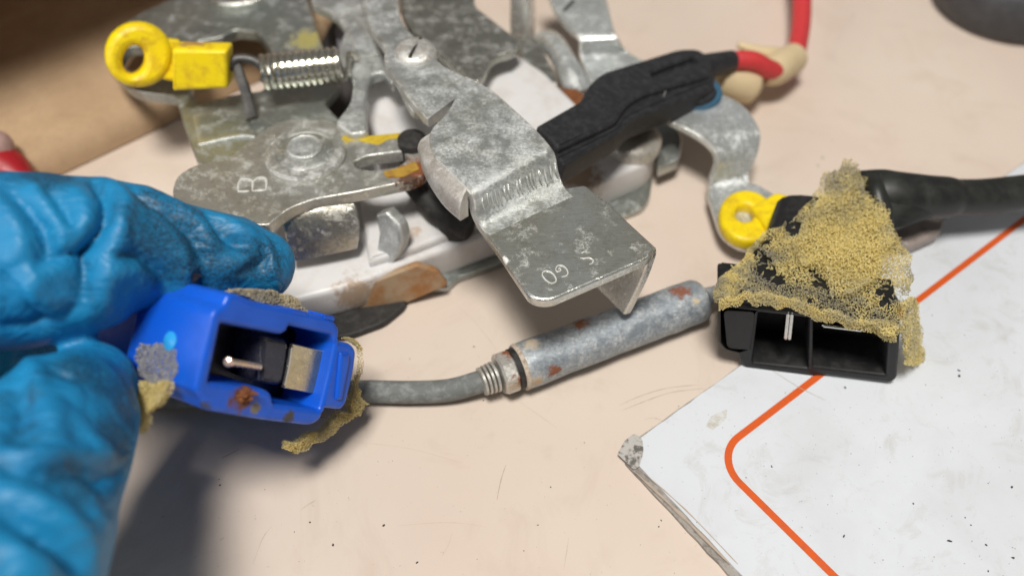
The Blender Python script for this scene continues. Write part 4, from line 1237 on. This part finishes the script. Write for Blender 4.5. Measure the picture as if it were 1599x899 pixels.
# folds of the finger
V_, R_ = -1, 1
for px, w, a in [
    ([(148, 282), (166, 312), (160, 356), (134, 392), (136, 430), (130, 470)], 1.7, -2.3),
    ([(165, 280), (188, 308), (180, 360), (172, 408), (152, 482)], 2.2, 1.5),
    ([(128, 300), (140, 330), (126, 370), (104, 400)], 2.4, 1.2),
    ([(200, 284), (256, 326), (300, 368), (322, 414)], 1.8, -1.7),
    ([(216, 282), (275, 322), (318, 352), (342, 392)], 2.2, 1.2),
    ([(232, 322), (274, 362), (298, 408)], 2.6, 1.0),
    ([(322, 334), (352, 368), (388, 388)], 1.4, -1.5),
    ([(336, 334), (372, 356), (402, 380)], 1.6, 0.9),
    ([(384, 352), (416, 380), (432, 430)], 1.3, 0.9),
    ([(396, 350), (424, 376), (440, 420)], 0.9, -0.7),
    ([(404, 384), (416, 402), (398, 418)], 1.0, -1.0),
    ([(356, 420), (386, 398), (404, 400)], 1.4, 0.9),
    ([(10, 292), (48, 330), (70, 366), (64, 420)], 1.9, -1.6),
    ([(0, 310), (32, 352), (44, 410)], 2.0, 1.2),
    ([(70, 290), (98, 324), (118, 356)], 1.6, -1.5),
    ([(50, 286), (84, 330), (96, 372)], 2.0, 1.2),
    ([(64, 408), (110, 396), (160, 380)], 1.4, -1.3),
    ([(40, 470), (60, 430), (90, 412)], 1.8, 1.0),
    ([(170, 402), (214, 400), (254, 430), (262, 460)], 1.4, -1.4),
    ([(180, 424), (214, 424), (238, 452)], 1.8, 0.9),
    ([(288, 398), (292, 440), (282, 466)], 1.5, 0.9),
    ([(310, 420), (318, 450), (310, 470)], 1.4, -1.0),
    ([(0, 420), (36, 470), (70, 510)], 1.8, -1.2),
    ([(20, 420), (64, 470), (104, 500)], 2.0, 1.0),
    ([(0, 510), (60, 512), (124, 478)], 1.6, -1.2),
    # folds of the thumb
    ([(0, 704), (40, 716), (100, 715), (176, 712)], 1.5, 1.3),
    ([(0, 722), (44, 736), (104, 732), (170, 734)], 1.4, -1.6),
    ([(0, 756), (60, 788), (112, 826), (150, 870)], 2.2, 1.4),
    ([(0, 796), (56, 826), (104, 860), (130, 892)], 1.8, -1.9),
    ([(0, 840), (50, 872), (90, 897)], 2.0, 1.2),
    ([(78, 572), (120, 586), (164, 580)], 1.0, -0.8),
    ([(74, 622), (86, 664), (84, 704)], 1.8, 0.9),
    ([(110, 640), (150, 690), (176, 706)], 1.4, 0.7),
    ([(140, 756), (172, 744), (196, 730)], 1.2, -0.9),
    ([(20, 600), (34, 640), (20, 690)], 1.8, -0.9),
    ([(100, 740), (140, 780), (160, 830)], 1.6, 0.8),
    ([(40, 560), (60, 590), (52, 620)], 1.4, 0.7),
]:
    crease(px, w * 0.85, a * (1.15 if a > 0 else 1.5))
for k in range(70):                              # fine stretch lines in the film
    if k % 2:
        x, y, a, l = random.uniform(0, 420), random.uniform(290, 470), random.gauss(0.85, 0.35), random.uniform(30, 90)
    else:
        x, y, a, l = random.uniform(0, 200), random.uniform(560, 880), random.gauss(0.45, 0.4), random.uniform(40, 110)
    bend = random.uniform(-0.4, 0.4)
    crease([(x + math.cos(a + bend * t) * l * t, y + math.sin(a + bend * t) * l * t) for t in (0, 0.35, 0.7, 1)], random.uniform(0.5, 0.9), random.choice((-1, -1, 1)) * random.uniform(0.08, 0.2))
for i in range(nv):
    c = Vector(co[i])
    if c.x > -125:
        s = c * 0.10
        r = noise.ridged_multi_fractal(Vector((s.x * 1.4 + 0.8 * noise.noise(s), s.y, s.z * 1.4)), 0.9, 2.0, 4, 0.9, 2.0)
        disp[i] += 0.05 * (r - 1.2) + 0.22 * noise.noise(c * 0.12)
co2 = co + no * disp[:, None]
hand = thing('gloved_hand', 'hand in a grubby blue nitrile glove pinching the blue connector', 'hand', (hb.x, hb.y, 0))

def glove_mat():
    m, nt, b = mat('blue_nitrile')
    cc = coords(nt)
    c = mix(nt, ramp(nt, nz(nt, cc, 0.09, 4, 0.6), 0.35, 0.65), (0.010, 0.235, 0.485), (0.010, 0.195, 0.42))
    fine = nz(nt, cc, 2.8, 4, 0.85)
    d = None
    for (x, y), r in (((262, 352), 7.5), ((300, 392), 6.5), ((235, 318), 4.0), ((75, 274), 4.5), ((405, 400), 4.5), ((350, 430), 4.0), ((175, 600), 5.0), ((130, 570), 4.0), ((185, 690), 4.5), ((195, 640), 3.5), ((120, 745), 3.5)):
        hh = tree.ray_cast(CAM, ray(x, y).normalized())
        if hh[0] is None:
            continue
        q = spot(nt, cc, tuple(hh[0] - Vector((hb.x, hb.y, 0))), r, 0.8, 0.25)
        d = q if d is None else mth(nt, 'MAXIMUM', d, q)
    d = mth(nt, 'MAXIMUM', d, ramp(nt, nz(nt, cc, 0.10, 6, 0.65, 0.5), 0.55, 0.68, 0, 0.85))
    d = mth(nt, 'MULTIPLY', d, ramp(nt, fine, 0.42, 0.58, 0.28, 1.0))
    c = mix(nt, mth(nt, 'MULTIPLY', d, 0.88), c, (0.012, 0.022, 0.03))
    c = mix(nt, ramp(nt, nz(nt, cc, 1.1, 3, 0.6), 0.72, 0.76, 0, 0.8), c, (0.01, 0.012, 0.015))
    nt.links.new(c, b.inputs['Base Color'])
    nt.links.new(ramp(nt, fine, 0.3, 0.7, 0.40, 0.58), b.inputs['Roughness'])
    b.inputs['Specular IOR Level'].default_value = 0.45
    b.inputs['Subsurface Weight'].default_value = 0.12
    b.inputs['Subsurface Radius'].default_value = (0.3, 0.8, 1.0)
    b.inputs['Subsurface Scale'].default_value = 0.002
    vmp = N(nt, 'ShaderNodeMapping')
    nt.links.new(cc, vmp.inputs['Vector'])
    vmp.inputs['Rotation'].default_value = (0.3, 0.5, -0.75)
    vmp.inputs['Scale'].default_value = (0.10, 0.32, 0.22)
    rg = N(nt, 'ShaderNodeTexNoise', Scale=1.0, Detail=3, Roughness=0.5, Distortion=0.5)
    nt.links.new(vmp.outputs[0], rg.inputs['Vector'])
    crk = mth(nt, 'ABSOLUTE', mth(nt, 'SUBTRACT', rg.outputs['Fac'], 0.5))
    crk = mth(nt, 'POWER', mth(nt, 'MULTIPLY', crk, 4.0), 0.6)
    h = mth(nt, 'ADD', mth(nt, 'MULTIPLY', crk, 2.2), mth(nt, 'ADD', mth(nt, 'MULTIPLY', nz(nt, cc, 0.45, 6, 0.65, 0.6), 0.6), mth(nt, 'MULTIPLY', fine, 0.12)))
    bump(nt, b, h, 0.32, 0.00042)
    return m
M_GLOVE = glove_mat()
obj('glove', ([Vector(c) for c in co2], [tuple(p.vertices) for p in gm.polygons]), M_GLOVE, hand, sharp=180)
h = tree.ray_cast(CAM, ray(304, 436).normalized())
if h[0] is not None:
    tpn = Plane(h[0] + h[1] * 0.5, h[1])
    obj('tear', plate([(297, 428, 1), (316, 430, 1), (301, 443, 1)], tpn, 0.3, 0.05, r=1), M_RUBBER, hand, label='small dark nick in the glove')
